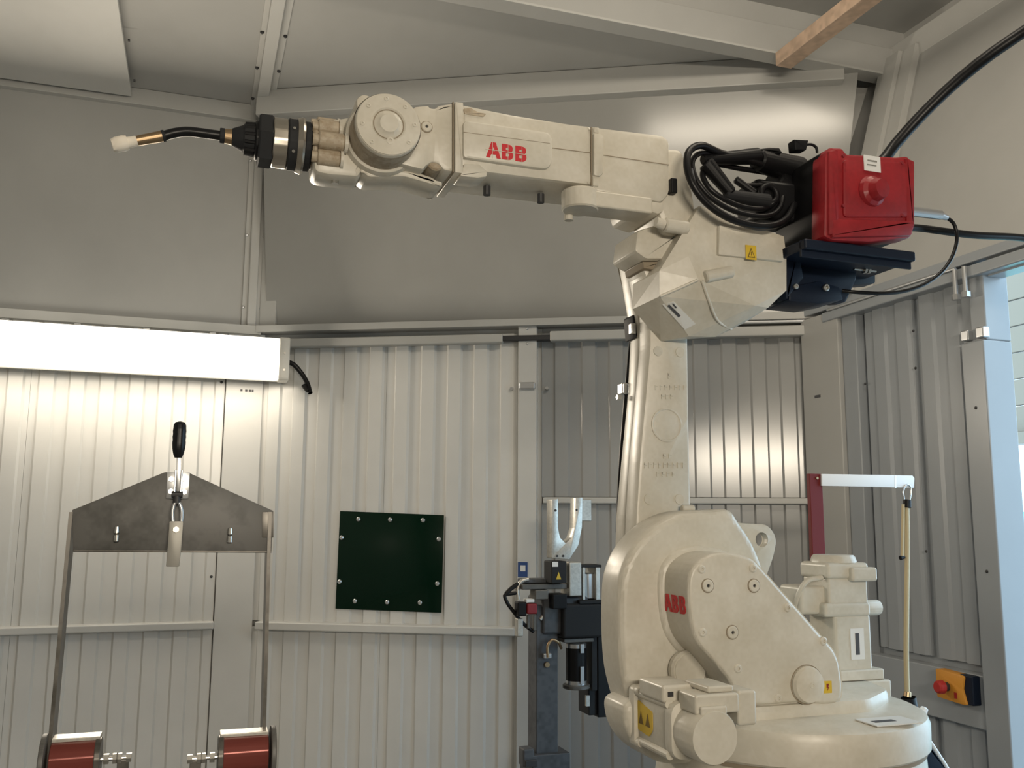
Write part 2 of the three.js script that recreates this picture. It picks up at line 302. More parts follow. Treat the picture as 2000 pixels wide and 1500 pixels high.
for (let i = 0; i < 4; i++) part('spacer', cyl(v3(-0.338, CEIL - 0.045, A.y + 0.2 + i * 0.35), v3(-0.33, CEIL - 0.045, A.y + 0.2 + i * 0.35), 0.006, 0.006, 8), M.dark, ce);
part('purlin', box(XL - 0.1, 2.66, CEIL - 0.065, CEIL + 0.05, ZB2 - 0.03, ZB2 + 0.02, 0.004), M.flat, ce);
part('purlin_flange', box(XL - 0.1, 2.66, CEIL - 0.07, CEIL - 0.06, ZB2 - 0.06, ZB2 + 0.02, 0.002), M.frame, ce);
part('roof_upstand', box(XL - 0.1, 2.9, CEIL, ROOF, ZB2 - 0.04, ZB2, 0), M.flat, ce);
part('roof_sheet', box(XL - 0.1, 2.9, ROOF, ROOF + 0.05, ZB2 - 0.04, ZB + 0.1, 0), M.flat, ce);
part('side_beam', box(2.60, 2.68, CEIL - 0.045, CEIL + 0.06, ZB2, ZB, 0.004), M.frame, ce);
part('side_upstand', box(2.68, 2.74, CEIL - 0.02, ROOF, ZB2 - 0.04, ZB, 0), M.flat, ce);
const barEnd = onY(1515, 108, 3.38);
part('cross_bar', box(barEnd.x - 0.002, barEnd.x + 0.068, 3.335, 3.39, barEnd.z, ZB, 0.003), M.wood, ce, 'tan bar hung below the roof frame');

// ---- beyond the doorway: a pale clad building with a bright window and a turquoise sheet
const nb = struct('wall_outside', [0, 0, 0], 'white boarded wall with painted-in shade seen through the doorway');
for (let i = 0; i < 11; i++) part('board', box(4.9, 4.94, 2.16 + i * 0.17, 2.16 + i * 0.17 + 0.163, -6.5, -3.4, 0.004), M.shadedSiding, nb);
part('window_head', box(4.84, 4.95, 2.08, 2.155, -6.5, -3.4, 0.004), M.shadedSiding, nb);
part('curtain_rail', box(4.88, 4.93, 1.66, 1.70, -6.5, -3.4, 0.004), M.zinc, nb);
part('turquoise_sheet', box(4.9, 4.91, 0.05, 1.66, -6.5, -3.4, 0), M.teal, nb, 'translucent turquoise sheet below the window');
part('window_mullion', box(4.88, 4.94, 1.7, 2.08, -4.62, -4.55, 0.003), M.shadedSiding, nb);

// ================================================================== LAMPS
function lampFixture(label, x0, x1, y0, y1, zBack, zFront, power, facing, grp) {
  const t = thing('fluorescent_lamp', label, 'lamp', [(x0 + x1) / 2, y0, zBack], grp), s = facing;
  const bd = extrX(shapeOf([v2(zBack, y0 + 0.03), v2(zBack + s * (Math.abs(zFront - zBack) * 0.35), y0), v2(zBack + s * (Math.abs(zFront - zBack) * 0.35), y1), v2(zBack, y1 - 0.03)], 0.01), x0, x1, 0.004);
  part('housing', bd, M.lampWhite, t);
  const zm = zBack + s * Math.abs(zFront - zBack) * 0.35;
  part('diffuser', extrX(shapeOf([v2(zm, y0 + 0.008), v2(zFront - s * 0.012, y0 + 0.004), v2(zFront, y0 + 0.022), v2(zFront, y1 - 0.022), v2(zFront - s * 0.012, y1 - 0.004), v2(zm, y1 - 0.008)], 0.008), x0 + 0.042, x1 - 0.042, 0.006), lampFace, t, 'glowing white diffuser');
  for (const [a, b] of [[x0, x0 + 0.044], [x1 - 0.044, x1]]) {
    const c = part('end_cap', extrX(shapeOf([v2(zm - s * 0.01, y0), v2(zFront + s * 0.002, y0), v2(zFront + s * 0.002, y1), v2(zm - s * 0.01, y1)], 0.014), a, b, 0.006), M.lampWhite, t);
    for (const y of [y0 + 0.045, y1 - 0.07]) part('screw', cyl(v3((a + b) / 2, y, zFront), v3((a + b) / 2, y, zFront + s * 0.004), 0.006, 0.005, 10), M.steelBolt, c);
  }
  for (let i = 0; i < 4; i++) part('clip', box(x0 + 0.2 + i * 0.26, x0 + 0.225 + i * 0.26, y1 - 0.004, y1 + 0.006, Math.min(zm, zFront - s * 0.03), Math.max(zm, zFront - s * 0.03), 0.002), M.zinc, t);
  for (const k of [0.2, 0.8]) part('standoff', box(x0 + (x1 - x0) * k - 0.02, x0 + (x1 - x0) * k + 0.02, (y0 + y1) / 2 - 0.03, (y0 + y1) / 2 + 0.03, Math.min(zBack, zBack - s * 0.058), Math.max(zBack, zBack - s * 0.058), 0.002), M.zinc, t);
  const L = new THREE.RectAreaLight(LAMP, power, x1 - x0 - 0.09, y1 - y0 - 0.03);
  L.position.set((x0 + x1) / 2, (y0 + y1) / 2, zFront + s * 0.006); L.lookAt((x0 + x1) / 2, (y0 + y1) / 2, zFront + s * 2); L.name = 'lamp_light'; scene.add(L);
  const U = new THREE.RectAreaLight(LAMP, power * 0.4, x1 - x0 - 0.09, Math.abs(zFront - zm) * 0.8);       // the diffuser's lower face
  U.position.set((x0 + x1) / 2, y0 - 0.002, (zFront + zm) / 2); U.lookAt((x0 + x1) / 2, 0, (zFront + zm) / 2); U.name = 'lamp_light'; scene.add(U);
  return t;
}
const LF = A.y + 0.195, lampR = onZ(566, 700, LF).x;
lampFixture('long glowing fluorescent lamp mounted on the grey corrugated wall', lampR - 1.31, lampR, onZ(300, 729.5, LF).y, onZ(300, 641, LF).y, A.y + 0.07, LF, LAMP_POWER.wall, 1);
lampFixture('fluorescent lamp on the front wall facing the robot', -0.40, 0.95, 2.08, 2.27, ZB - 0.06, ZB - 0.165, LAMP_POWER.opposite, -1);
{ // lamp hung under the raised roof, tilted towards the back wall
  const c = v3(1.36, 3.38, -1.28), tilt = 0.45, t = thing('hanging_lamp', 'fluorescent lamp hung below the raised roof above the robot', 'lamp', c.toArray());
  const put = g => g.rotateX(-tilt).translate(c.x, c.y, c.z);
  part('housing', put(box(-0.68, 0.68, -0.09, 0.09, 0.0, 0.06, 0.01)), M.lampWhite, t);
  part('diffuser', put(box(-0.64, 0.64, -0.08, 0.08, -0.055, 0.0, 0.02)), lampFace, t);
  for (const x of [-0.5, 0.5]) part('hanger', cyl(v3(c.x + x, c.y + 0.05, c.z + 0.05), v3(c.x + x, ROOF, c.z + 0.05), 0.006, 0.006, 8), M.zinc, t);
  const d = v3(0, -Math.sin(tilt), -Math.cos(tilt)), q = c.clone().addScaledVector(d, 0.06);
  const L = new THREE.RectAreaLight(LAMP, LAMP_POWER.roof, 1.26, 0.15); L.position.copy(q); L.lookAt(q.clone().add(d)); L.name = 'lamp_light'; scene.add(L);
}
{ const t = thing('lamp_cable', 'short black cable curling out of the lamp end', 'cable', onZ(566, 712, -4.08).toArray());
  part('cable', tube([onZ(556, 706, -4.04), onZ(572, 711, -4.03), onZ(588, 728, -4.03), onZ(600, 748, -4.02), onZ(606, 768, -4.0)], 0.0105, 30), M.rubber, t);
  part('cable_tie', cyl(onZ(593, 752, -4.01), onZ(601, 764, -4.0), 0.011, 0.009, 10), M.black, t);
}

// ================================================================== ROBOT
const SH = onZ(1385, 1190, -1.62);                                  // shoulder
const AX1 = v3(1.155, 0, -1.66);                                    // axis of the turntable
const robot = thing('welding_robot', 'large cream six-axis welding robot with red lettering on arm and turret', 'robot', [AX1.x, 0, AX1.z]);
const RB = M.robot;
const text = (str, size, depth) => { const g = new TextGeometry(str, { font, size, depth, height: depth, curveSegments: 4, bevelEnabled: true, bevelThickness: 0.0002, bevelSize: size * 0.03, bevelSegments: 1 }); g.computeBoundingBox(); const b = g.boundingBox; g.translate(-(b.min.x + b.max.x) / 2, -(b.min.y + b.max.y) / 2, 0); return g; };
function circ(c, r, n = 40) { const s = new THREE.Shape(); s.absarc(c.x, c.y, r, 0, Math.PI * 2, false); return s; }
function ringShape(c, r0, r1) { const s = circ(c, r0); const h = new THREE.Path(); h.absarc(c.x, c.y, r1, 0, Math.PI * 2, true); s.holes.push(h); return s; }
const P2 = (px, py, z) => { const p = onZ(px, py, z); return v2(p.x, p.y); };
function faceScrew(px, py, z, r, parent, name = 'plug') {           // recessed-ring plug with a dark socket on a face turned to the viewer
  const p = onZ(px, py, z);
  const m = part(name, lathe([[0, -0.002], [r, -0.002], [r, 0.002], [r * 0.86, 0.0034], [r * 0.3, 0.0034], [r * 0.26, 0.0005], [0, 0.0005]], p, ZP, 20), RB, parent);
  part('socket', cyl(p.clone().add(v3(0, 0, 0.0006)), p.clone().add(v3(0, 0, 0.0012)), r * 0.24, r * 0.24, 10), M.dark, m);
  const rg = ringShape(v2(p.x, p.y), r * 1.16, r * 1.0); part('ring_gap', new THREE.ExtrudeGeometry(rg, { depth: 0.0008, bevelEnabled: false, curveSegments: 16 }).translate(0, 0, z - 0.0002), M.seam, m);
  return m;
}
// ---- pedestal, base, turntable
{
  part('pedestal', box(AX1.x - 0.21, AX1.x + 0.21, 0.03, 0.90, AX1.z - 0.21, AX1.z + 0.21, 0.01), M.greyPaint, robot, 'dark grey pedestal');
  part('floor_plate', box(AX1.x - 0.27, AX1.x + 0.27, 0, 0.03, AX1.z - 0.27, AX1.z + 0.27, 0.004), M.greyPaint, robot);
  const a = v3(AX1.x, 0.90, AX1.z);
  const bs = part('base', lathe([[0, 0], [0.315, 0], [0.325, 0.012], [0.325, 0.05], [0.30, 0.09], [0.272, 0.15], [0.262, 0.20], [0.258, 0.262], [0, 0.262]], a, YP, 72), RB, robot);
  { const d = ray(1628, 1492), q = v2(CAM.x - AX1.x, CAM.z - AX1.z), R = 0.262, A_ = d.x * d.x + d.z * d.z, B_ = q.x * d.x + q.y * d.z, C_ = q.x * q.x + q.y * q.y - R * R, k = (-B_ - Math.sqrt(B_ * B_ - A_ * C_)) / A_;
    const p = CAM.clone().addScaledVector(d, k), n = v3(p.x - AX1.x, 0, p.z - AX1.z).normalize();
    const rim = part('port_rim', lathe([[0.011, -0.004], [0.017, -0.004], [0.017, 0.003], [0.012, 0.004], [0.0115, 0.001]], p, n, 24), RB, bs); part('port', cyl(p.clone().addScaledVector(n, -0.01), p.clone().addScaledVector(n, 0.001), 0.0115, 0.0115, 20), M.dark, rim); }
  const tt = part('turntable', lathe([[0, 0.268], [0.262, 0.268], [0.268, 0.273], [0.269, 0.316], [0.264, 0.329], [0.252, 0.335], [0.12, 0.337], [0, 0.337]], a, YP, 96), RB, robot);
  part('seam_ring', lathe([[0.2605, 0.260], [0.2605, 0.270]], a, YP, 72), M.seam, tt);
  // raised deck under the cheek
  part('deck', extrudeY(shapeOf([v2(0.96, -1.522), v2(1.25, -1.522), v2(1.365, -1.60), v2(1.395, -1.70), v2(1.36, -1.82), v2(1.20, -1.88), v2(0.95, -1.86), v2(0.93, -1.60)], 0.025), 1.215, 1.262, 0.012), RB, robot);
  const lb = onY(1735, 1408, 1.238);
  const lab = part('label', box(lb.x - 0.05, lb.x + 0.05, 1.2365, 1.2385, lb.z - 0.03, lb.z + 0.03, 0), M.label, robot, 'white printed label');
  part('print', box(lb.x - 0.035, lb.x + 0.012, 1.2385, 1.2389, lb.z - 0.006, lb.z + 0.008, 0), M.labelInk, lab);
}
function extrudeY(shape, y0, y1, bevel) {                           // shape in (x, z); prism along world y
  const s = shape.getPoints(10).map(p => v2(p.x, -p.y)); const g = extr(new THREE.Shape(s), 0, y1 - y0, bevel); return g.rotateX(-Math.PI / 2).translate(0, y0, 0);
}
// ---- turret cheek
const ZCN = -1.62, ZCF = -1.715;
{
  const near = [[1214, 1300], [1210, 1180], [1216, 1118], [1240, 1066], [1282, 1024], [1330, 1001], [1392, 996], [1430, 997], [1446, 1019], [1470, 1055], [1490, 1100], [1500, 1135], [1560, 1200], [1640, 1300], [1640, 1375], [1430, 1400], [1330, 1440], [1300, 1450], [1275, 1440], [1240, 1395], [1224, 1350]];
  const cheek = part('turret_cheek', extr(splineShape(trace(ZCN, near)), ZCF, ZCN, 0.016, 4), RB, robot);
  const lugS = shapeOf(trace(-1.70, [[1400, 1010], [1450, 1022], [1500, 1024], [1518, 1050], [1512, 1085], [1492, 1140], [1420, 1140]]), [0.01, 0.01, 0.02, 0.02, 0.02, 0.01, 0.01]);
  const hc = P2(1488, 1054, -1.70), hole = new THREE.Path(); hole.absarc(hc.x, hc.y, 0.0175, 0, Math.PI * 2, true); lugS.holes.push(hole);
  part('lifting_lug', extr(lugS, -1.722, -1.70, 0.002), RB, robot);
  // rounded shell below the cheek that carries the motor
  part('motor_flange', extr(splineShape(trace(-1.635, [[1207, 1370], [1206, 1405], [1222, 1442], [1258, 1474], [1300, 1486], [1380, 1470], [1440, 1420], [1440, 1360], [1330, 1345], [1260, 1352]])), -1.70, -1.60, 0.014, 3), RB, robot);
  const cv = [[1345, 1140], [1352, 1112], [1374, 1090], [1402, 1080], [1440, 1082], [1470, 1092], [1486, 1108], [1535, 1163], [1608, 1246], [1630, 1272], [1641, 1302], [1641, 1368], [1560, 1373], [1462, 1376], [1437, 1362], [1428, 1335], [1400, 1298], [1362, 1252], [1350, 1215]];
  const cover = part('motor_cover', extr(splineShape(trace(-1.52, cv)), -1.64, -1.52, 0.007, 3), RB, robot);
  part('rim_seam', extr(splineShape(trace(-1.5275, cv)), -1.5292, -1.5280, 0), M.robot, cover);
  // soft fillet where the cover grows out of the cheek
  { const g = new THREE.ExtrudeGeometry(splineShape(trace(-1.52, cv)), { depth: 0.004, bevelEnabled: true, bevelThickness: 0.012, bevelSize: 0.011, bevelOffset: 0, bevelSegments: 4 }); part('cover_fillet', toCreasedNormals(g.translate(0, 0, -1.627), 0.6), RB, robot); }
  for (const [a, b] of [[1382, 1144], [1472, 1144], [1430, 1235]]) faceScrew(a, b, -1.52, 0.0115, cover);
  for (const [a, b] of [[1370, 1112], [1470, 1110], [1538, 1187], [1608, 1252], [1372, 1235], [1441, 1306], [1520, 1364]]) { const p = onZ(a, b, -1.52); part('cover_screw', lathe([[0, -0.002], [0.008, -0.002], [0.008, 0.001], [0.006, 0.0028], [0.003, 0.0028], [0.0026, 0.001], [0, 0.001]], p, ZP, 16), RB, cover); }
  { const p = onZ(1576, 1337, -1.52); const d = part('round_cap', lathe([[0, -0.004], [0.033, -0.004], [0.034, 0.004], [0.031, 0.011], [0.024, 0.013], [0, 0.0135]], p.clone().add(v3(0, 0, 0)), ZP, 40), RB, cover);
    part('cap_screw', lathe([[0, 0.0125], [0.006, 0.0125], [0.006, 0.0142], [0.003, 0.0142], [0.0026, 0.0135], [0, 0.0135]], p.clone().add(v3(0.003, 0, 0)), ZP, 12), RB, d);
    part('cap_gap', lathe([[0.0345, -0.001], [0.0365, -0.001], [0.0365, 0.0006], [0.0345, 0.0006]], p, ZP, 40), M.seam, d); }
  { const p = onZ(1617, 1342, -1.519); const y = part('warning_label', box(p.x - 0.009, p.x + 0.009, p.y - 0.011, p.y + 0.011, -1.5205, -1.519, 0), M.yellow, cover, 'small yellow warning label'); part('print', extr(new THREE.Shape([v2(p.x - 0.003, p.y + 0.006), v2(p.x + 0.003, p.y + 0.006), v2(p.x + 0.0005, p.y), v2(p.x + 0.003, p.y), v2(p.x - 0.002, p.y - 0.007), v2(p.x, p.y - 0.001), v2(p.x - 0.003, p.y - 0.001)]), -1.519, -1.5186, 0), M.redDark, y); }
  // round pad on the cheek under the cover
  { const p = onZ(1338, 1307, -1.615); const d = part('round_pad', lathe([[0, 0], [0.036, 0], [0.037, 0.012], [0.034, 0.017], [0.031, 0.016], [0.03, 0.018], [0, 0.019]], p, ZP, 40), RB, cheek); }
  // lettering wrapped around the curved flank of the motor cover
  const outl = splineShape(trace(-1.52, cv)).getPoints(6), minX = y => { let m = 9; for (let i = 0; i < outl.length; i++) { const p = outl[i], q = outl[(i + 1) % outl.length]; if ((p.y - y) * (q.y - y) <= 0 && p.y !== q.y) m = Math.min(m, p.x + (q.x - p.x) * (y - p.y) / (q.y - p.y)); } return m; };
  const yc0 = onX(1311, 1178, minX(1.45)), g = text('ABB', 0.031, 0.001), pos = g.attributes.position;
  for (let i = 0; i < pos.count; i++) { const y = yc0.y + pos.getY(i); pos.setXYZ(i, minX(y) - 0.0006 - pos.getZ(i), y, yc0.z + 0.013 + pos.getX(i)); }
  g.computeVertexNormals();
  part('lettering', g, M.logo, cover, 'red three-letter lettering');
}
// ---- shoulder motor sticking out towards the viewer
{
  const ax = onZ(1397, 1442, -1.40), m0 = v3(ax.x, ax.y, -1.60);
  const sq = (h, z0, z1, b, r) => extr(shapeOf([v2(ax.x - h, ax.y - h), v2(ax.x + h, ax.y - h), v2(ax.x + h, ax.y + h), v2(ax.x - h, ax.y + h)], r), z0, z1, b);
  part('motor_plate', sq(0.054, -1.615, -1.592, 0.003, 0.012), RB, robot);
  const mb = part('shoulder_motor', sq(0.045, -1.60, -1.475, 0.004, 0.010), RB, robot);
  for (const sx of [-1, 1]) for (const sy of [-1, 1]) { const c = part('corner_rib', cyl(v3(ax.x + sx * 0.042, ax.y + sy * 0.042, -1.59), v3(ax.x + sx * 0.042, ax.y + sy * 0.042, -1.478), 0.008, 0.008, 14), RB, mb); screw(v3(ax.x + sx * 0.045, ax.y + sy * 0.045, -1.593), ZP, 0.0085, 0.012, RB, mb, 'corner_screw'); }
  part('end_ring', sq(0.048, -1.488, -1.462, 0.004, 0.026), RB, mb);
  const ec = part('end_cap', lathe([[0, -0.068], [0.045, -0.068], [0.045, -0.006], [0.042, 0], [0, 0.0005]], v3(ax.x, ax.y, -1.40), ZP, 48), RB, mb);
  part('cap_neck', box(ax.x - 0.024, ax.x + 0.026, ax.y + 0.03, ax.y + 0.05, -1.45, -1.402, 0.004), RB, mb);
  part('connector', box(ax.x - 0.03, ax.x + 0.055, ax.y + 0.036, ax.y + 0.068, -1.47, -1.41, 0.005), RB, mb);
  part('connector', box(ax.x + 0.055, ax.x + 0.092, ax.y + 0.012, ax.y + 0.070, -1.475, -1.415, 0.006), RB, mb);
  part('connector', box(ax.x - 0.055, ax.x + 0.01, ax.y + 0.044, ax.y + 0.074, -1.57, -1.478, 0.006), RB, mb);
  part('connector_lid', box(ax.x + 0.0, ax.x + 0.05, ax.y + 0.068, ax.y + 0.079, -1.50, -1.42, 0.004), RB, mb);
  part('socket', box(ax.x + 0.03, ax.x + 0.085, ax.y - 0.004, ax.y + 0.034, -1.50, -1.47, 0.004), M.dark, mb);
  part('socket', box(ax.x - 0.045, ax.x - 0.035, ax.y + 0.055, ax.y + 0.063, -1.478, -1.4755, 0), M.dark, mb);
  // yellow warning label on the left flank of the motor
  const xl = ax.x - 0.0456;
  const y = part('warning_label', extrX(shapeOf([v2(-1.592, ax.y - 0.022), v2(-1.548, ax.y - 0.026), v2(-1.535, ax.y - 0.012), v2(-1.535, ax.y + 0.018), v2(-1.592, ax.y + 0.03)], 0.004), xl - 0.0008, xl + 0.0006, 0), M.yellow, mb, 'yellow warning label with triangle signs');
  for (const zc of [-1.578, -1.552]) part('print', extrX(new THREE.Shape([v2(zc - 0.009, ax.y - 0.01), v2(zc + 0.009, ax.y - 0.01), v2(zc, ax.y + 0.012)]), xl - 0.0014, xl - 0.0006, 0), M.brown, y);
}
// ---- vertical turntable motor standing behind
{
  const c = onZ(1642, 1340, -1.74), x = c.x, z = -1.74, g0 = 1.22;
  const m = part('turntable_motor', box(x - 0.044, x + 0.052, 1.255, 1.40, z - 0.045, z + 0.045, 0.008), M.robot, robot);
  part('flange_step', box(x - 0.06, x + 0.085, g0, 1.262, z - 0.06, z + 0.06, 0.005), RB, m);
  part('flange_step', box(x - 0.055, x + 0.072, 1.262, 1.285, z - 0.055, z + 0.055, 0.004), RB, m);
  part('connector', box(x - 0.07, x + 0.05, 1.395, 1.425, z - 0.05, z + 0.05, 0.008), RB, m);
  part('connector', extrX(circ(v2(z + 0.02, 1.41), 0.017), x + 0.02, x + 0.095, 0.006), RB, m);
  part('motor_body', box(x - 0.055, x + 0.048, 1.42, 1.478, z - 0.045, z + 0.045, 0.006), RB, m);
  part('top_cap', box(x - 0.06, x + 0.05, 1.475, 1.51, z - 0.05, z + 0.05, 0.009), RB, m);
  part('connector', box(x - 0.005, x + 0.062, 1.47, 1.50, z + 0.01, z + 0.062, 0.006), RB, m);
  part('top_plate', cyl(v3(x - 0.005, 1.505, z), v3(x - 0.005, 1.525, z), 0.05, 0.046, 36, 0.004), RB, m);
  part('cable_box', box(x - 0.115, x - 0.05, 1.40, 1.46, z - 0.05, z + 0.03, 0.008), RB, m);
  const l = part('label', box(x - 0.005, x + 0.03, 1.305, 1.37, z + 0.0445, z + 0.0462, 0), M.label, m, 'white label with dark print');
  part('print', box(x + 0.007, x + 0.017, 1.315, 1.36, z + 0.0462, z + 0.0468, 0), M.labelInk, l);
  part('motor_cable', tube([v3(x - 0.06, 1.478, z + 0.03), v3(x - 0.1, 1.47, z + 0.03), v3(x - 0.115, 1.44, z + 0.02), v3(x - 0.11, 1.40, z)], 0.006, 24, 8), M.robot, m);
}
// ---- lower arm
const ZLN = -1.72, ZLF = -1.832;
{
  const near = [[1252, 480], [1275, 470], [1345, 560], [1344, 660], [1346, 830], [1350, 1000], [1350, 1120], [1240, 1120], [1243, 1010], [1250, 893], [1262, 767], [1270, 677], [1270, 590]];
  const arm = part('lower_arm', extr(shapeOf(trace(ZLN, near), 0.012), ZLN - 0.055, ZLN, 0.006), RB, robot);
  const back = [[1245, 470], [1345, 560], [1344, 660], [1346, 830], [1350, 1120], [1243, 1120], [1246, 1010], [1256, 893], [1268, 767], [1274, 640]];
  part('arm_spine', extr(shapeOf(trace(ZLN, back), 0.012), ZLF, ZLN - 0.057, 0.010), RB, arm);
  part('arm_seam', extr(shapeOf(trace(ZLN, back).map(p => v2(p.x + 0.003, p.y)), 0.012), ZLN - 0.062, ZLN - 0.052, 0), M.seam, arm);
  for (const [a, b] of [[1285, 686], [1328, 688], [1267, 975], [1327, 975]]) { const p = onZ(a, b, ZLN); part('boss', lathe([[0, -0.003], [0.0115, -0.003], [0.0105, 0.0015], [0.0085, 0.002], [0, 0.002]], p, ZP, 24), RB, arm); }
  { const p = onZ(1302, 830, ZLN); part('round_pad', lathe([[0.0, -0.002], [0.036, -0.002], [0.036, 0.0022], [0.033, 0.003], [0.031, 0.0012], [0, 0.0012]], p, ZP, 40), RB, arm); }
  // raised foundry marks: rows of small worn bumps
  const r = rng(99);
  for (const [a, b, wpx, hpx] of [[1307, 734, 12, 14], [1310, 757, 66, 11], [1303, 775, 26, 11], [1303, 891, 22, 11], [1298, 909, 84, 13], [1300, 926, 40, 11]]) {
    const n = Math.max(1, Math.round(wpx / 9)), list = [];
    for (let i = 0; i < n; i++) { const p = onZ(a - wpx / 2 + (i + 0.5) * wpx / n, b, ZLN), w = 0.0028 + r() * 0.001, h = hpx * 0.00046; list.push(box(p.x - w, p.x - w + 0.0016, p.y - h, p.y + h, ZLN - 0.001, ZLN + 0.0014, 0.0006)); list.push(box(p.x - w, p.x + w, p.y + h - 0.0022 - r() * h, p.y + h - r() * 0.003, ZLN - 0.001, ZLN + 0.0014, 0.0006)); }
    part('foundry_mark', list, RB, arm);
  }
  part('lower_pivot', extr(circ(P2(1345, 1150, -1.77), 0.12), ZLF, ZLN, 0.01), RB, arm);
  { const p = onZ(1343, 993, -1.70); part('stop_pin', cyl(v3(p.x - 0.014, p.y, -1.70), v3(p.x + 0.014, p.y, -1.70), 0.008, 0.008, 16, 0.002), RB, arm); }
  // black cable conduit behind the arm and its clips
  const cd = part('conduit', tubePx([[1248, 600, -1.82], [1235, 660, -1.845], [1227, 740, -1.848], [1220, 820, -1.848], [1212, 930, -1.846], [1208, 1040, -1.84]], 0.0065, 50), M.rubber, arm, 'black cable run along the back of the arm');
  part('conduit_shell', poly(-1.80, [[1232, 618], [1252, 604], [1254, 655], [1236, 663]], 0.004, -1.84, -1.79, 0.004), M.blackMatt, cd);
  { const p = onZ(1218, 763, -1.845); part('conduit_clip', box(p.x - 0.009, p.x + 0.006, p.y - 0.009, p.y + 0.016, -1.858, -1.832, 0.003), M.zinc, cd); hexBolt(onZ(1213, 776, -1.835), v3(-1, 0, 0), 0.006, 0.01, M.zinc, cd); }
  { const p = onZ(1236, 642, -1.79); part('conduit_clip', box(p.x - 0.006, p.x + 0.006, p.y - 0.012, p.y + 0.012, -1.80, -1.785, 0.002), M.zinc, cd); }
}
// ---- elbow: bearing cap, side block and motor housing
{
  const kn = onZ(1250, 500, -1.78);
  part('elbow_bearing', lathe([[0, -0.05], [0.058, -0.05], [0.058, 0.03], [0.05, 0.05], [0, 0.055]], v3(kn.x + 0.045, kn.y - 0.02, -1.79), ZP, 48), RB, robot);
  { const p = onZ(1233, 520, -1.80); screw(v3(p.x, p.y + 0.02, -1.80), v3(-1, 0, 0), 0.008, 0.01, RB, robot); }
  const ZE = -1.575, ZEF = -1.72;
  // faceted motor housing: front face smaller than the body
  const f = (z, l) => l.map(([a, b]) => onZ(a, b, z));
  const k3 = (a, b, z) => onZ(a, b, z);
  const brk = [k3(1366, 402, -1.585), k3(1531, 462, -1.585), k3(1536, 504, -1.584), k3(1536, 567, -1.586), k3(1500, 601, -1.596), k3(1475, 597, -1.588), k3(1434, 545, -1.578), k3(1364, 546, -1.578), k3(1288, 579, -1.604), k3(1288, 529, -1.598), k3(1345, 500, -1.582)];
  const low = [k3(1346, 657, -1.665), k3(1396, 658, -1.665), k3(1428, 644, -1.655), k3(1461, 626, -1.645)];
  const rear = [[1366, 402], [1531, 462], [1536, 567], [1500, 601], [1430, 645], [1346, 657], [1288, 579], [1288, 529]].map(([a, b]) => { const p = k3(a, b, -1.60); return v3(p.x, p.y + (b > 590 ? 0.012 : 0), ZEF); });
  const hg = new ConvexGeometry([...brk, ...low, ...rear]);
  const hs = part('elbow_motor_housing', hg, RB, robot);
  { const a = k3(1376, 541, -1.576), b = k3(1430, 530, -1.576); part('ridge', cyl(a, b, 0.0125, 0.0125, 20, 0.003), RB, hs); }
  part('raised_panel', extr(shapeOf(trace(ZE, [[1404, 440], [1440, 448], [1526, 468], [1530, 511], [1402, 498]]), 0.004), ZE - 0.012, ZE + 0.003, 0.003), RB, hs);
  { const p = onZ(1467, 493, ZE + 0.005), y = part('warning_label', box(p.x - 0.0125, p.x + 0.0125, p.y - 0.015, p.y + 0.015, ZE + 0.0035, ZE + 0.0052, 0), M.yellow, hs, 'small yellow warning label'); part('print', extr(new THREE.Shape([v2(p.x - 0.009, p.y - 0.011), v2(p.x + 0.009, p.y - 0.011), v2(p.x, p.y + 0.010)]), ZE + 0.0052, ZE + 0.0057, 0), M.brown, y); part('print', extr(new THREE.Shape([v2(p.x - 0.006, p.y - 0.009), v2(p.x + 0.006, p.y - 0.009), v2(p.x, p.y + 0.005)]), ZE + 0.0057, ZE + 0.0060, 0), M.yellow, y); part('print', box(p.x - 0.001, p.x + 0.001, p.y - 0.007, p.y + 0.001, ZE + 0.006, ZE + 0.0063, 0), M.brown, y); }
  // seam bead down the facets
  const hm = new THREE.Mesh(hs.geometry.clone().translate(AX1.x, 0, AX1.z), new THREE.MeshBasicMaterial({ side: THREE.DoubleSide })); hm.updateMatrixWorld(true);
  const onHull = (a, b) => { const h = new THREE.Raycaster(CAM, ray(a, b)).intersectObject(hm)[0]; if (!h) return [k3(a, b, -1.6), v3(0, 0, 1)]; const n = h.face.normal.clone(); if (n.dot(ray(a, b)) > 0) n.negate(); return [h.point.clone(), n]; };
  const patch = (list, lift, th) => new ConvexGeometry(list.flatMap(([a, b]) => { const [c, n] = onHull(a, b); return [c.clone().addScaledVector(n, lift), c.clone().addScaledVector(n, lift + th)]; }));
  part('seam_bead', tube([[1370, 548], [1385, 590], [1401, 626]].map(([a, b]) => onHull(a, b)[0].addScaledVector(ZP, 0.001)).concat([k3(1428, 643, -1.652)]), 0.0032, 24, 8), RB, hs);
  part('edge_bead', tube([k3(1289, 579, -1.603), k3(1326, 563, -1.590), k3(1362, 547, -1.577)], 0.003, 16, 8), RB, hs);
  { const l = part('label', patch([[1294, 594], [1315, 588], [1358, 632], [1337, 643]], -0.0005, 0.0022), M.label, hs, 'white printed label');
    part('print', patch([[1303, 596], [1307, 594], [1329, 615], [1325, 619]], 0.0016, 0.0008), M.labelInk, l); part('print', patch([[1312, 592], [1315, 592], [1322, 600], [1319, 601]], 0.0016, 0.0008), M.labelInk, l); }
  // side block between the lower arm and the housing
  part('side_block', poly(-1.63, [[1245, 450], [1290, 437], [1362, 430], [1362, 492], [1320, 506], [1262, 506], [1240, 490]], 0.006, -1.74, -1.63, 0.006), RB, robot);
  part('side_block_recess', poly(-1.63, [[1262, 507], [1306, 507], [1288, 524], [1264, 520]], 0.002, -1.73, -1.645, 0.002), M.seam, robot);
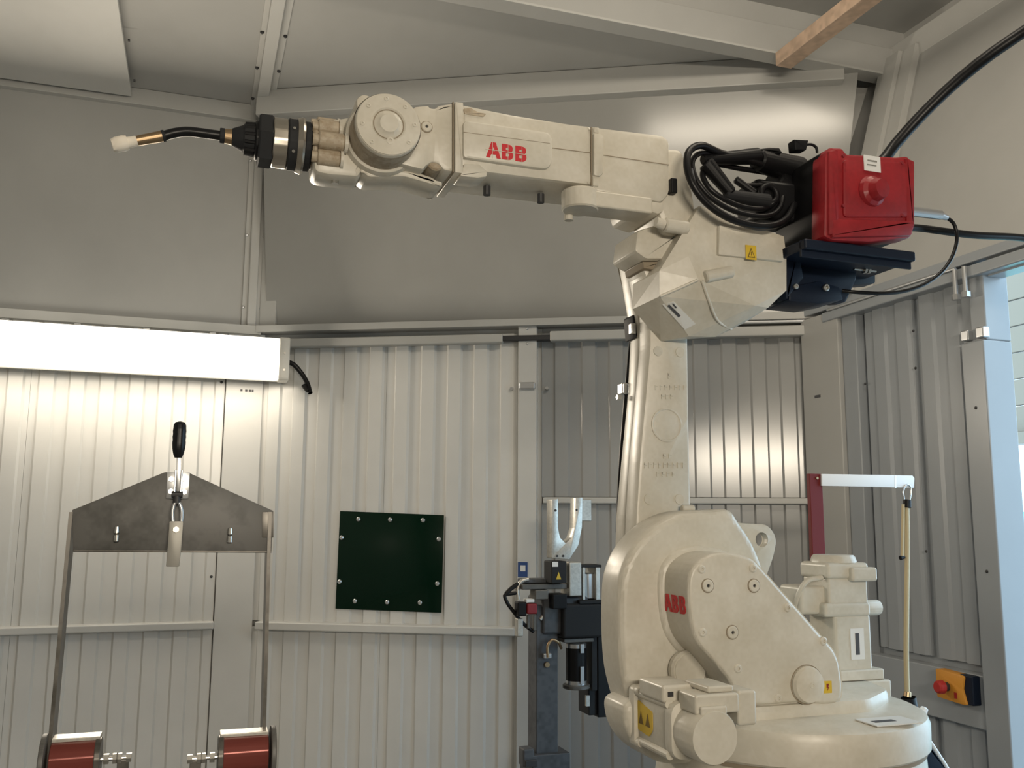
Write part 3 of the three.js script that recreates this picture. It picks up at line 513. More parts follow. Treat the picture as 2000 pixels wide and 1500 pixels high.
  part('side_web', poly(-1.66, [[1240, 485], [1362, 470], [1346, 655], [1270, 590], [1262, 540]], 0.006, -1.74, -1.66, 0.006), RB, robot);
  // neck that carries the upper arm
  part('neck', poly(-1.60, [[1290, 285], [1335, 288], [1350, 330], [1362, 400], [1362, 440], [1330, 456], [1300, 450], [1285, 400]], 0.014, -1.73, -1.605, 0.012), RB, robot);
  { const a = onZ(1300, 437, -1.585), b = onZ(1346, 444, -1.585); part('neck_stop', cyl(v3(a.x, a.y, -1.592), v3(b.x, b.y, -1.592), 0.0145, 0.0145, 24, 0.003), RB, robot); part('neck_stop_tip', cyl(v3(a.x - 0.018, a.y + 0.004, -1.592), v3(a.x, a.y, -1.592), 0.010, 0.011, 18), RB, robot); }
  { const a = onZ(1313, 364, -1.595); part('cable_gland', box(a.x - 0.006, a.x + 0.008, a.y - 0.016, a.y + 0.016, -1.605, -1.587, 0.003), M.black, robot); }
}
// ---- upper arm
const ZU = -1.60, ZUF = -1.735;
{
  const arm = part('upper_arm', poly(ZU, [[902, 202], [1000, 222], [1156, 247], [1156, 362], [960, 338], [902, 331]], [0.006, 0.004, 0.002, 0.002, 0.004, 0.006], ZUF, ZU, 0.009), RB, robot);
  part('rear_section', poly(ZU, [[1155, 247], [1293, 264], [1307, 275], [1308, 378], [1292, 397], [1155, 372]], [0.002, 0.006, 0.01, 0.012, 0.01, 0.002], ZUF - 0.006, ZU + 0.003, 0.008), RB, arm);
  part('strap', poly(ZU, [[1157, 262], [1172, 264], [1177, 270], [1176, 340], [1170, 347], [1157, 345]], 0.004, ZU - 0.01, ZU + 0.008, 0.003), RB, arm);
  part('strap_end', poly(ZU, [[1158, 250], [1168, 251], [1168, 262], [1158, 261]], 0.002, ZU - 0.01, ZU + 0.006, 0.002), RB, arm);
  part('strap_end', poly(ZU, [[1156, 346], [1168, 347], [1167, 366], [1156, 365]], 0.002, ZU - 0.01, ZU + 0.006, 0.002), RB, arm);
  const line = (l, z, w) => part('part_line', tube(l.map(([a, b]) => onZ(a, b, z)), w, 20, 6), M.seam, arm);
  line([[1078, 289], [1156, 299]], ZU - 0.0002, 0.0010); line([[1178, 303], [1306, 322]], ZU + 0.0028, 0.0010); line([[1154.5, 249], [1154.5, 362]], ZU + 0.0006, 0.0012); line([[905, 258], [1074, 280]], ZU + 0.0098, 0.0006);
  const pad = part('lettered_pad', poly(ZU, [[902, 238], [1040, 257], [1070, 263], [1077, 276], [1075, 322], [1066, 333], [1048, 332], [902, 311]], [0.012, 0.01, 0.014, 0.01, 0.012, 0.012, 0.01, 0.008], ZU - 0.01, ZU + 0.010, 0.004), RB, arm);
  // red lettering; the arm is level, so it follows the arm
  const c = onZ(989, 297, ZU + 0.010), g = text('ABB', 0.0295, 0.0009); g.scale(1.03, 1, 1); g.translate(c.x, c.y, ZU + 0.0098);
  part('lettering', g, M.logo, pad, 'red three-letter lettering');
  part('letter_slit', box(c.x - 0.042, c.x + 0.042, c.y - 0.0006, c.y + 0.0004, ZU + 0.0105, ZU + 0.0112, 0), RB, pad); for (const d of [-0.028, 0.003, 0.031]) part('letter_slit', box(c.x + d - 0.0004, c.x + d + 0.0004, c.y - 0.016, c.y + 0.016, ZU + 0.0105, ZU + 0.0112, 0), RB, pad);
  // step under the pad, hatch at the top left
  part('lower_gusset', poly(ZU, [[906, 320], [936, 322], [951, 336], [950, 346], [932, 349], [898, 345]], 0.003, ZU - 0.05, ZU + 0.004, 0.003), RB, arm);
  part('top_notch', poly(ZU, [[905, 212], [918, 210], [932, 218], [950, 222], [945, 229], [925, 226], [907, 223]], 0.003, ZU - 0.02, ZU + 0.0015, 0.002), M.robotDirty, arm);
  part('flange', poly(ZU, [[884.5, 198], [886.5, 198], [886.5, 336], [884.5, 335]], 0, ZUF + 0.01, ZU - 0.001, 0), M.seam, arm);
  part('flange_ring', poly(ZU, [[888, 200], [904, 202], [904, 340], [888, 338]], 0.002, ZUF - 0.004, ZU + 0.004, 0.002), RB, arm);
  // underside: round foot, bracket, screws
  const ft = onY(1133, 392, 2.226);
  part('round_foot', cyl(v3(ft.x, 2.205, ft.z), v3(ft.x, 2.245, ft.z), 0.037, 0.037, 36, 0.003), RB, arm);
  part('underside_bracket', box(ft.x + 0.02, ft.x + 0.145, 2.207, 2.24, ft.z - 0.035, ft.z + 0.03, 0.004), RB, arm);
  part('underside_block', poly(ZU, [[1245, 388], [1296, 396], [1296, 412], [1286, 419], [1252, 408]], 0.005, ZUF, ZU + 0.002, 0.005), RB, arm);
  for (const [a, b] of [[951, 368], [1056, 383]]) { const p = onY(a, b, 2.242); part('screw_head', cyl(v3(p.x, 2.228, p.z), v3(p.x, 2.246, p.z), 0.0075, 0.0075, 12), M.dark, arm); }
  part('foot_screw', cyl(v3(ft.x - 0.01, 2.195, ft.z - 0.035), v3(ft.x - 0.01, 2.21, ft.z - 0.035), 0.009, 0.009, 12), RB, arm);
}
// ---- wrist
const ZW = -1.668, TY = onZ(583, 285, ZW).y;                        // level tool axis
{
  const fork = part('wrist_fork', poly(ZU, [[812, 205], [838, 203], [842, 208], [852, 209], [858, 203], [886, 199], [886, 334], [868, 331], [858, 318], [846, 315], [834, 322], [828, 330], [780, 318], [770, 250]], 0.004, ZUF + 0.01, ZU - 0.004, 0.006), RB, robot);
  faceScrew(833, 248, ZU - 0.004, 0.010, fork);
  { const p = onZ(846, 325, -1.63); part('fork_pivot', cyl(v3(p.x, p.y, -1.72), v3(p.x, p.y, -1.608), 0.016, 0.016, 24, 0.003), M.robotDirty, fork); }
  { const p = onZ(856, 346, -1.66); part('fork_base', box(p.x - 0.03, p.x + 0.035, p.y - 0.004, p.y + 0.02, -1.72, -1.62, 0.006), M.robotDirty, fork); }
  part('fork_shell', poly(-1.63, [[700, 330], [760, 338], [800, 330], [845, 345], [868, 362], [850, 362], [790, 345], [720, 346]], 0.006, -1.71, -1.63, 0.006), RB, fork);
  // joint: flange ring, drum and cover disc
  const dc = onZ(759, 243, -1.556), ax = v3(dc.x, dc.y, 0);
  const drum = part('wrist_drum', lathe([[0, -1.712], [0.062, -1.712], [0.070, -1.70], [0.070, -1.624], [0.067, -1.618], [0.0615, -1.616], [0.060, -1.562], [0.058, -1.5565], [0, -1.5565]], ax, ZP, 64), M.robot, robot);
  part('drum_band', lathe([[0.0622, -1.617], [0.0612, -1.564]], ax, ZP, 64), M.robotDirty, drum, 'brown-stained band');
  part('disc_ring', lathe([[0.0575, -1.557], [0.0570, -1.5545], [0.031, -1.5545], [0.0285, -1.5565]], ax, ZP, 56), RB, drum);
  part('disc_gap', lathe([[0.0282, -1.5562], [0.0262, -1.5562]], ax, ZP, 48), M.seam, drum);
  part('disc_boss', lathe([[0, -1.549], [0.0165, -1.549], [0.019, -1.552], [0.022, -1.5545], [0.026, -1.5562]], ax, ZP, 48), RB, drum);
  for (let i = 0; i < 8; i++) { const a = i * Math.PI / 4 + 0.12, r = i === 6 ? 0.031 : 0.0475; screw(v3(ax.x + r * Math.cos(a), ax.y + r * Math.sin(a), -1.5550), ZP, i === 6 ? 0.007 : 0.0042, 0.002, i === 6 ? RB : RB, drum, 'disc_screw'); }
  part('drum_lug', poly(-1.62, [[692, 200], [706, 191], [722, 196], [716, 215], [694, 226]], 0.008, -1.69, -1.60, 0.006), RB, drum);
  // tilting wrist body and tool flange
  const X = px => onZ(px, 285, ZW).x, at = px => v3(X(px), TY, ZW);
  const wb = part('wrist_body', poly(-1.64, [[610, 244], [636, 236], [700, 226], [740, 250], [760, 300], [740, 330], [706, 338], [700, 349], [640, 345], [611, 338]], 0.014, -1.71, -1.632, 0.012), M.robot, robot);
  part('flange_drum', lathe([[0, 0], [0.040, 0], [0.043, 0.004], [0.043, 0.03], [0.038, 0.04], [0, 0.04]], at(607), XP, 40), M.robotDirty, wb);
  for (const [dy, dz, L, r] of [[0.028, 0.032, 0.05, 0.0155], [-0.002, 0.045, 0.062, 0.0165], [-0.030, 0.034, 0.055, 0.016], [0.045, 0.005, 0.05, 0.014]]) {
    const p = v3(X(616), TY + dy, ZW + dz); const pc = part('flange_pillar', cyl(p, v3(p.x + L * 0.75, p.y, p.z), r, r, 22, 0.002), M.robotDirty, wb); part('pillar_step', cyl(v3(p.x - 0.010, p.y, p.z), p, r * 0.62, r * 0.7, 18), M.robotDirty, pc); part('pillar_collar', cyl(v3(p.x + L * 0.75, p.y, p.z), v3(p.x + L * 0.85, p.y, p.z), r * 1.12, r * 1.12, 20), RB, pc);
  }
  { const p = onZ(654, 357, -1.66); part('flange_bolt', cyl(v3(p.x, p.y - 0.002, p.z), v3(p.x, p.y + 0.012, p.z), 0.007, 0.007, 10), M.steelBolt, wb); }
}

// ================================================================== WELDING TORCH
{
  const X = px => onZ(px, 285, ZW).x, at = px => v3(X(px), TY, ZW);
  const t = thing('welding_torch', 'curved swan-neck welding torch with pale taped nozzle on robot wrist', 'welding torch', at(600).toArray());
  const ring = (name, a, b, r, mat, bevel = 0.002, seg = 44) => part(name, cyl(at(a), at(b), r, r, seg, bevel), mat, t);
  ring('mount_disc', 605, 592, 0.0455, M.blackMatt);
  part('steel_ring', lathe([[0.030, 0], [0.050, 0], [0.052, 0.004], [0.049, 0.013], [0.030, 0.013]], at(592), v3(-1, 0, 0), 48), M.brushed, t, 'brushed steel ring');
  ring('spacer', 580, 560, 0.047, M.blackMatt);
  for (const a of [0.3, 1.4, 2.6, -0.6]) part('grub_screw', cyl(v3(X(570), TY + 0.046 * Math.sin(a), ZW + 0.046 * Math.cos(a)), v3(X(570), TY + 0.0485 * Math.sin(a), ZW + 0.0485 * Math.cos(a)), 0.003, 0.003, 8), M.steelBolt, t);
  part('steel_collar', cyl(at(560), at(531), 0.0455, 0.0455, 48, 0.0015), M.brushed, t, 'brushed steel collar');
  ring('nut', 532, 503, 0.0485, M.blackMatt, 0.003, 6);
  ring('inner_nut', 506, 497, 0.036, M.black);
  const kn = part('union_nut', cyl(at(498), at(474), 0.029, 0.027, 36, 0.002), M.blackMatt, t);
  for (let i = 0; i < 12; i++) { const a = i * Math.PI / 6; part('grip', cyl(v3(X(497), TY + 0.0285 * Math.sin(a), ZW + 0.0285 * Math.cos(a)), v3(X(477), TY + 0.0268 * Math.sin(a), ZW + 0.0268 * Math.cos(a)), 0.0035, 0.0035, 6), M.black, kn); }
  part('cone', cyl(at(475), at(452), 0.024, 0.016, 32, 0.001), M.blackMatt, t);
  part('brass_sleeve', cyl(at(453), at(437), 0.0145, 0.013, 28, 0.001), M.brass, t, 'worn brass sleeve');
  ring('neck_collar', 438, 428, 0.014, M.blackMatt, 0.001);
  const tip = onZ(230, 282, ZW);
  const neck = [at(432), at(415), onZ(395, 260, ZW), onZ(365, 257, ZW), onZ(340, 260, ZW), onZ(318, 266, ZW)];
  part('swan_neck', tube(neck, 0.0088, 50, 18), M.rubber, t, 'dark curved neck');
  const a = onZ(322, 265, ZW), d = tip.clone().sub(a), L = d.length();
  const al = k => a.clone().addScaledVector(d, k);
  part('neck_sleeve', cyl(al(0), al(0.06), 0.0105, 0.0105, 24), M.blackMatt, t);
  part('nozzle', cyl(al(0.05), al(0.62), 0.0100, 0.0088, 28, 0.001), M.brass, t, 'scorched copper nozzle');
  part('nozzle_band', cyl(al(0.60), al(0.82), 0.0092, 0.0095, 24), M.tapeWhite, t);
  part('taped_tip', lathe([[0, 0], [0.0125, 0.001], [0.0140, 0.008], [0.0135, 0.02], [0.011, 0.027], [0, 0.028]], al(0.78), d, 24), M.tapeWhite, t, 'pale wrapped tip');
}

// ================================================================== WIRE FEEDER, BRACKET AND CABLES ON THE ROBOT
const ZFN = -1.50, ZFF = -1.675;
{
  const o = onZ(1700, 470, ZFN);
  const t = thing('wire_feeder', 'boxy wire feeder with bright red cover on the robot elbow', 'wire feeder', [o.x, o.y, -1.6]);
  part('body', poly(ZFN, [[1613, 292], [1640, 290], [1780, 318], [1780, 462], [1613, 462]], 0.006, ZFF, ZFN - 0.022, 0.004), M.black, t, 'black body');
  const cv = part('cover', poly(ZFN, [[1612, 300], [1622, 287], [1645, 288], [1654, 300], [1752, 306], [1772, 304], [1786, 318], [1788, 440], [1780, 464], [1700, 473], [1628, 470], [1610, 462]], [0.008, 0.006, 0.006, 0.004, 0.004, 0.006, 0.006, 0.006, 0.008, 0.004, 0.01, 0.006], ZFN - 0.045, ZFN, 0.006), M.red, t, 'glossy red plastic cover');
  part('face_recess', poly(ZFN, [[1645, 312], [1770, 318], [1774, 425], [1645, 425]], 0.012, ZFN - 0.004, ZFN + 0.004, 0.004), M.red, cv);
  part('lower_lip', poly(ZFN, [[1618, 428], [1782, 432], [1778, 462], [1622, 466]], 0.006, ZFN - 0.006, ZFN + 0.007, 0.006), M.red, cv);
  part('left_rib', poly(ZFN, [[1616, 296], [1634, 292], [1636, 460], [1616, 460]], 0.004, ZFN - 0.006, ZFN + 0.006, 0.005), M.red, cv);
  part('right_rib', poly(ZFN, [[1766, 308], [1784, 316], [1784, 445], [1768, 440]], 0.004, ZFN - 0.006, ZFN + 0.005, 0.005), M.red, cv);
  { const p = onZ(1703, 374, ZFN + 0.004); const d = part('dome', lathe([[0, 0], [0.034, 0], [0.031, 0.008], [0.024, 0.014], [0.021, 0.026], [0.019, 0.031], [0, 0.033]], v3(p.x, p.y, ZFN + 0.002), v3(0.12, -0.05, 1), 40), M.red, cv); }
  { const p = onZ(1703, 320, ZFN + 0.004); const l = part('label', box(p.x - 0.021, p.x + 0.021, p.y - 0.017, p.y + 0.017, ZFN + 0.0035, ZFN + 0.0052, 0), M.label, cv, 'pale printed label'); part('print', box(p.x - 0.012, p.x + 0.012, p.y + 0.004, p.y + 0.0075, ZFN + 0.0052, ZFN + 0.0056, 0), M.dullSteel, l); part('print', box(p.x - 0.014, p.x + 0.01, p.y - 0.005, p.y - 0.002, ZFN + 0.0052, ZFN + 0.0056, 0), M.dullSteel, l); }
  for (const [a, b] of [[1648, 304], [1648, 402], [1762, 318], [1762, 420]]) { const p = onZ(a, b, ZFN + 0.004); part('cover_screw', cyl(v3(p.x, p.y, ZFN + 0.002), v3(p.x, p.y, ZFN + 0.005), 0.004, 0.0035, 10), M.redDark, cv); }
  // left flank: trim bar, upper handle, ribs
  const xl = onZ(1613, 380, ZFN - 0.03).x;
  part('side_bar', extrX(shapeOf([v2(-1.675, onX(1537, 462, xl).y), v2(-1.535, onX(1600, 444, xl).y), v2(-1.535, onX(1600, 430, xl).y), v2(-1.675, onX(1537, 446, xl).y)], 0.002), xl - 0.012, xl - 0.001, 0.002), M.aluminium, t, 'dull aluminium trim bar');
  part('side_panel', box(xl - 0.006, xl - 0.0005, o.y + 0.045, o.y + 0.15, -1.66, -1.545, 0.003), M.blackMatt, t);
  part('drive_unit', box(xl - 0.115, xl - 0.004, o.y + 0.06, o.y + 0.15, -1.69, -1.605, 0.012), M.black, t);
  part('top_flap', poly(-1.56, [[1546, 275], [1574, 277], [1570, 296], [1548, 296]], 0.002, -1.575, -1.55, 0.003), M.black, t);
  part('top_loop', tubePx([[1570, 284, -1.56], [1584, 282, -1.56], [1594, 288, -1.56], [1596, 298, -1.56]], 0.003, 20, 8), M.black, t);
}
{
  const o = onZ(1560, 590, -1.60), xw = 0.0;
  const t = thing('feeder_bracket', 'dark navy steel bracket carrying the red wire feeder', 'bracket', [o.x, o.y, -1.62]);
  const y0 = onZ(1700, 472, ZFN).y - 0.006;
  const q0 = onZ(1612, 470, ZFN - 0.02).x, q1 = onZ(1768, 500, ZFN - 0.03).x;
  part('tray', box(q0 - 0.06, q1 + 0.006, y0 - 0.022, y0 - 0.001, -1.665, ZFN - 0.006, 0.004), M.navy, t);
  part('tray_lip', box(q0 - 0.06, q1 + 0.006, y0 - 0.036, y0 - 0.001, ZFN - 0.026, ZFN - 0.02, 0.002), M.navy, t);
  part('mount_plate', poly(-1.60, [[1541, 482], [1620, 492], [1690, 512], [1688, 540], [1668, 585], [1650, 586], [1640, 582], [1600, 592], [1541, 585]], 0.005, -1.66, -1.625, 0.004), M.navy, t);
  part('gusset', poly(-1.585, [[1541, 485], [1566, 486], [1576, 540], [1541, 584]], 0.004, -1.63, -1.595, 0.004), M.navy, t);
  part('flange', poly(-1.60, [[1541, 560], [1600, 548], [1640, 560], [1648, 585], [1600, 594], [1541, 588]], 0.005, -1.69, -1.60, 0.004), M.navy, t);
  part('back_plate', poly(-1.70, [[1541, 478], [1690, 490], [1690, 560], [1541, 570]], 0.005, -1.705, -1.665, 0.004), M.navy, t);
  for (const [a, b, z, r] of [[1566, 484, -1.585, 0.007], [1604, 498, -1.60, 0.006], [1646, 514, -1.60, 0.006], [1612, 562, -1.595, 0.008], [1746, 494, -1.522, 0.005], [1553, 560, -1.592, 0.006], [1688, 512, -1.60, 0.005]]) screw(onZ(a, b, z), ZP, r, 0.006, M.steelBolt, t);
  { const p = onZ(1690, 527, -1.60); part('clamp_screw', cyl(v3(p.x - 0.03, p.y, -1.60), v3(p.x + 0.028, p.y, -1.60), 0.0035, 0.0035, 10), M.steelBolt, t); for (const d of [-0.005, 0.004]) part('clamp_nut', cyl(v3(p.x + d, p.y, -1.60), v3(p.x + d + 0.006, p.y, -1.60), 0.009, 0.009, 6), M.steelBolt, t); part('clamp_stem', cyl(v3(p.x, p.y, -1.61), v3(p.x, p.y + 0.045, -1.62), 0.004, 0.004, 8), M.navy, t); }
}
function cable(label, list, r, seg = 70, mat = M.rubber, name = 'cable') {
  const pts = list.map(([a, b, z]) => onZ(a, b, z)); const t = thing(name, label, 'cable', pts[0].toArray()); part('sheath', tube(pts, r, seg, 12), mat, t); return t;
}
{ // looped torch cables between wrist drive and feeder
  cable('outermost thick black cable loop sagging in front of robot elbow', [[1545, 350, -1.63], [1480, 318, -1.60], [1410, 300, -1.585], [1368, 284, -1.565], [1346, 296, -1.555], [1342, 326, -1.545], [1354, 362, -1.540], [1380, 396, -1.540], [1420, 424, -1.540], [1470, 440, -1.545], [1510, 440, -1.55], [1535, 428, -1.565], [1552, 400, -1.60]], 0.0075, 110);
  cable('second black cable loop inside the outermost loop on robot elbow', [[1550, 330, -1.64], [1470, 312, -1.60], [1400, 303, -1.59], [1366, 300, -1.58], [1352, 318, -1.57], [1360, 350, -1.56], [1384, 382, -1.557], [1424, 408, -1.557], [1470, 421, -1.56], [1505, 420, -1.57], [1524, 404, -1.59], [1530, 375, -1.62]], 0.0055, 100);
  cable('inner black cable loop hanging nearest the robot elbow connector', [[1545, 345, -1.64], [1450, 330, -1.62], [1390, 322, -1.60], [1372, 340, -1.585], [1386, 368, -1.575], [1420, 392, -1.572], [1460, 406, -1.575], [1496, 406, -1.585], [1514, 392, -1.60], [1512, 372, -1.62]], 0.0058, 90);
  cable('thin dark hose looped lowest over cream elbow housing', [[1350, 330, -1.56], [1362, 372, -1.55], [1400, 412, -1.548], [1440, 436, -1.55], [1480, 447, -1.552], [1512, 444, -1.556], [1536, 430, -1.57], [1548, 405, -1.61]], 0.0036, 80, M.greyPaint);
  { const t = thing('cable_connector', 'black plug and socket bundle among the elbow cables', 'connector', onZ(1440, 330, -1.60).toArray());
    part('upper_sleeve', cyl(onZ(1372, 312, -1.585), onZ(1480, 305, -1.605), 0.011, 0.018, 20, 0.003), M.black, t);
    part('upper_plug', cyl(onZ(1478, 312, -1.61), onZ(1560, 335, -1.645), 0.024, 0.032, 24, 0.004), M.black, t);
    part('plug_flap', poly(-1.60, [[1482, 292], [1500, 289], [1520, 290], [1526, 300], [1486, 302]], 0.002, -1.62, -1.595, 0.003), M.black, t);
    part('elbow_plug', cyl(onZ(1378, 318, -1.58), onZ(1428, 378, -1.575), 0.017, 0.013, 20, 0.003), M.black, t);
    part('lower_plug', cyl(onZ(1416, 380, -1.575), onZ(1500, 394, -1.59), 0.011, 0.016, 20, 0.003), M.blackMatt, t);
    part('cross_link', cyl(onZ(1436, 350, -1.59), onZ(1474, 378, -1.585), 0.008, 0.008, 14, 0.002), M.black, t);
    part('clamp_ring', new THREE.TorusGeometry(0.019, 0.007, 12, 28).translate(...onZ(1502, 380, -1.595).toArray()), M.black, t);
    part('cross_link', cyl(onZ(1458, 362, -1.60), onZ(1520, 362, -1.62), 0.005, 0.005, 12), M.black, t);
    part('rear_bundle', cyl(onZ(1510, 350, -1.64), onZ(1570, 395, -1.66), 0.03, 0.04, 20, 0.004), M.black, t);
  }
}
// supply cables leaving the feeder
{ const f0 = onZ(1712, 345, -1.52), a = v3(f0.x, f0.y, -1.62), pts = [a, onZ(1728, 310, -1.625), onZ(1744, 288, -1.62), onZ(1800, 225, -1.58), onZ(1870, 158, -1.52), onZ(1935, 106, -1.46), onZ(2010, 55, -1.40), onZ(2120, -20, -1.30), v3(2.40, 3.36, -1.0), v3(2.44, 3.39, -0.2), v3(2.44, 3.39, 0.8)];
  const t = thing('supply_cable', 'thick black cable rising from the red feeder to the roof', 'cable', a.toArray()); part('sheath', tube(pts, 0.013, 90, 14), M.rubber, t); }
{ const f0 = onZ(1770, 440, -1.52), a = v3(f0.x, onZ(1785, 442, -1.64).y - 0.02, -1.62), pts = [a, onZ(1800, 446, -1.64), onZ(1830, 450, -1.63), onZ(1900, 459, -1.62), onZ(2000, 465, -1.62), v3(2.0, 2.26, -1.62), v3(2.2, 2.33, -1.6), v3(2.285, 2.372, -1.58)];
  const t = thing('supply_cable', 'navy cable leaving the red feeder level towards the doorway wall', 'cable', a.toArray()); part('sheath', tube(pts, 0.0085, 60, 12), M.rubber, t); }
{ const t = thing('gas_hose', 'thin black hose with chrome plug looping under the red feeder', 'hose', onZ(1790, 420, -1.60).toArray());
  part('plug', cyl(v3(onZ(1782, 414, -1.515).x, onZ(1786, 414, -1.60).y, -1.60), onZ(1838, 420, -1.60), 0.012, 0.011, 20, 0.002), M.zinc, t, 'chrome plug'); part('plug_collar', cyl(onZ(1836, 420, -1.60), onZ(1850, 425, -1.60), 0.009, 0.007, 16, 0.001), M.zinc, t);
  part('sheath', tubePx([[1846, 423, -1.60], [1862, 436, -1.60], [1869, 462, -1.60], [1862, 496, -1.60], [1842, 528, -1.60], [1808, 554, -1.60], [1764, 569, -1.60], [1718, 573, -1.60], [1664, 570, -1.61], [1645, 568, -1.62]], 0.0042, 90, 12), M.rubber, t); }

// ================================================================== CLAMP FIXTURE (left)
{
  const ZX = -1.70, o = onZ(330, 1080, ZX);
  const t = thing('clamp_fixture', 'dark steel clamp fixture frame with black-handled toggle clamp', 'clamp fixture', [o.x, 0, ZX]);
  const pl = part('gable_plate', poly(ZX, [[141, 996], [322, 922], [366, 922], [534, 998], [530, 1080], [143, 1078]], 0.001, ZX - 0.006, ZX, 0.0008), M.steel, t, 'dark mill-scale steel plate with a peaked top');
  part('plate_edge', poly(ZX, [[143, 1074], [530, 1076], [530, 1080], [143, 1078]], 0, ZX - 0.004, ZX + 0.0012, 0.0004), M.steelEdge, pl);
  part('plate_tab', poly(ZX, [[512, 1000], [534, 1000], [534, 1050], [512, 1050]], 0.001, ZX - 0.004, ZX + 0.0014, 0.0005), M.steelEdge, pl);
  // side bars: flat bars set edge-on, running down to the rollers
  const bar = (a, b, x, w) => { const p = onZ(a[0], a[1], ZX), q = onZ(b[0], b[1], ZX); return new ConvexGeometry([[p, 0], [q, 0]].flatMap(([u]) => [v3(u.x - w, u.y, ZX + 0.004), v3(u.x + w, u.y, ZX + 0.004), v3(u.x - w, u.y, ZX - 0.05), v3(u.x + w, u.y, ZX - 0.05)])); };
  const b1 = part('side_bar', bar([139, 1000], [88, 1560], 0, 0.003), M.steelEdge, t, 'scuffed steel side bar');
  const b2 = part('side_bar', bar([527, 1000], [512, 1560], 0, 0.003), M.steelEdge, t, 'scuffed steel side bar');
  const p1 = onZ(90, 1545, ZX), p2 = onZ(512, 1545, ZX);
  // lower crossbeam and stand, below the frame
  part('lower_beam', box(p1.x - 0.03, p2.x + 0.03, p1.y - 0.12, p1.y - 0.02, ZX - 0.07, ZX + 0.02, 0.004), M.greyPaint, t);
  part('stand', box((p1.x + p2.x) / 2 - 0.06, (p1.x + p2.x) / 2 + 0.06, 0.02, p1.y - 0.11, ZX - 0.09, ZX + 0.03, 0.004), M.greyPaint, t);
  part('foot_plate', box((p1.x + p2.x) / 2 - 0.25, (p1.x + p2.x) / 2 + 0.25, 0, 0.02, ZX - 0.28, ZX + 0.22, 0.003), M.greyPaint, t);
  for (const [a, b] of [[227, 1042], [448, 1044]]) { const p = onZ(a, b + 16, ZX); const q = part('stud', cyl(v3(p.x, p.y, ZX + 0.006), v3(p.x, p.y + 0.012, ZX + 0.006), 0.0042, 0.0042, 14, 0.001), M.steelBolt, t); part('stud_tip', cyl(v3(p.x, p.y + 0.014, ZX + 0.007), v3(p.x, p.y + 0.026, ZX + 0.007), 0.0042, 0.0036, 14, 0.001), M.steelBolt, q); part('stud_neck', cyl(v3(p.x, p.y + 0.011, ZX + 0.006), v3(p.x, p.y + 0.015, ZX + 0.006), 0.003, 0.003, 10), M.dark, q); }
  // toggle clamp
  const c = part('toggle_clamp', poly(ZX, [[326, 922], [371, 922], [368, 974], [324, 974]], 0.002, ZX, ZX + 0.004, 0.001), M.zinc, t, 'zinc-plated vertical toggle clamp with black grip');
  for (const [a, b] of [[335, 936], [360, 936], [334, 960], [360, 961]]) { const p = onZ(a, b, ZX); part('bolt', cyl(v3(p.x, p.y, ZX + 0.003), v3(p.x, p.y, ZX + 0.008), 0.0052, 0.005, 6), M.steelBolt, c); }
  const zt = ZX + 0.018;
  for (const d of [-0.006, 0.004]) { const p = onZ(349, 918, zt), q = onZ(348, 962, zt); part('cheek', box(p.x + d, p.x + d + 0.003, q.y, p.y, ZX + 0.003, zt + 0.01, 0.001), M.zinc, c); }
  const lev = part('lever', poly(zt, [[345, 888], [354, 888], [353, 960], [344, 960]], 0.001, zt - 0.002, zt + 0.003, 0.001), M.zinc, c, 'flat steel lever');
  { const a = onZ(348, 894, zt), b = onZ(352, 822, zt), d = b.clone().sub(a), L = d.length(); const pr = [[0, 0], [0.006, 0], [0.0085, 0.1 * L], [0.0105, 0.25 * L], [0.0112, 0.4 * L], [0.0106, 0.48 * L], [0.0112, 0.56 * L], [0.0106, 0.64 * L], [0.0112, 0.72 * L], [0.0106, 0.8 * L], [0.0104, 0.88 * L], [0.008, 0.96 * L], [0, L]]; part('grip', lathe(pr, a, d, 24), M.rubber, lev, 'black ribbed grip'); }
  { const p = onZ(346, 966, zt); part('pivot', cyl(v3(p.x - 0.009, p.y, zt), v3(p.x + 0.009, p.y, zt), 0.006, 0.006, 16, 0.001), M.dark, c); part('plunger_nose', cyl(v3(p.x, p.y - 0.014, zt), v3(p.x, p.y, zt), 0.0065, 0.0055, 16), M.dark, c); }
  { // U-shaped wire arm
    const z = zt; part('arm', tubePx([[338, 1022, z], [337, 1000, z], [341, 984, z], [346, 979, z], [351, 984, z], [355, 1000, z], [354, 1022, z]], 0.0032, 40, 10), M.zinc, c, 'bent steel arm'); }
  { const pd = part('pressure_bar', poly(zt + 0.004, [[331, 1018], [358, 1018], [355, 1064], [350, 1107], [324, 1107], [328, 1060]], 0.002, zt - 0.002, zt + 0.004, 0.001), M.dullSteel, c, 'flat brushed steel pressure bar'); const p = onZ(344, 1034, zt + 0.004); part('bolt', cyl(v3(p.x, p.y, p.z), v3(p.x, p.y, p.z + 0.004), 0.006, 0.0055, 6), M.steelBolt, pd); }
  // rollers
  const roller = (pxa, pxb, py, capRight, boltEnd) => {
    const a = onZ(pxa, py, ZX + 0.01), b = onZ(pxb, py, ZX + 0.01), y = a.y, z = ZX + 0.01, r = 0.032;
    const g = part('roller', cyl(v3(a.x, y, z), v3(b.x, y, z), r, r, 40, 0.001), M.copperRed, t, 'glossy dark red roller');
    const xc = capRight ? b.x : a.x, s = capRight ? 1 : -1;
    part('end_cap', cyl(v3(xc - s * 0.006, y, z), v3(xc + s * 0.003, y, z), r + 0.0022, r + 0.0022, 40, 0.001), M.steelEdge, g);
    part('top_guard', box(Math.min(a.x, b.x), Math.max(a.x, b.x), y + r - 0.001, y + r + 0.005, z - 0.03, z + 0.006, 0.001), M.aluminium, g);
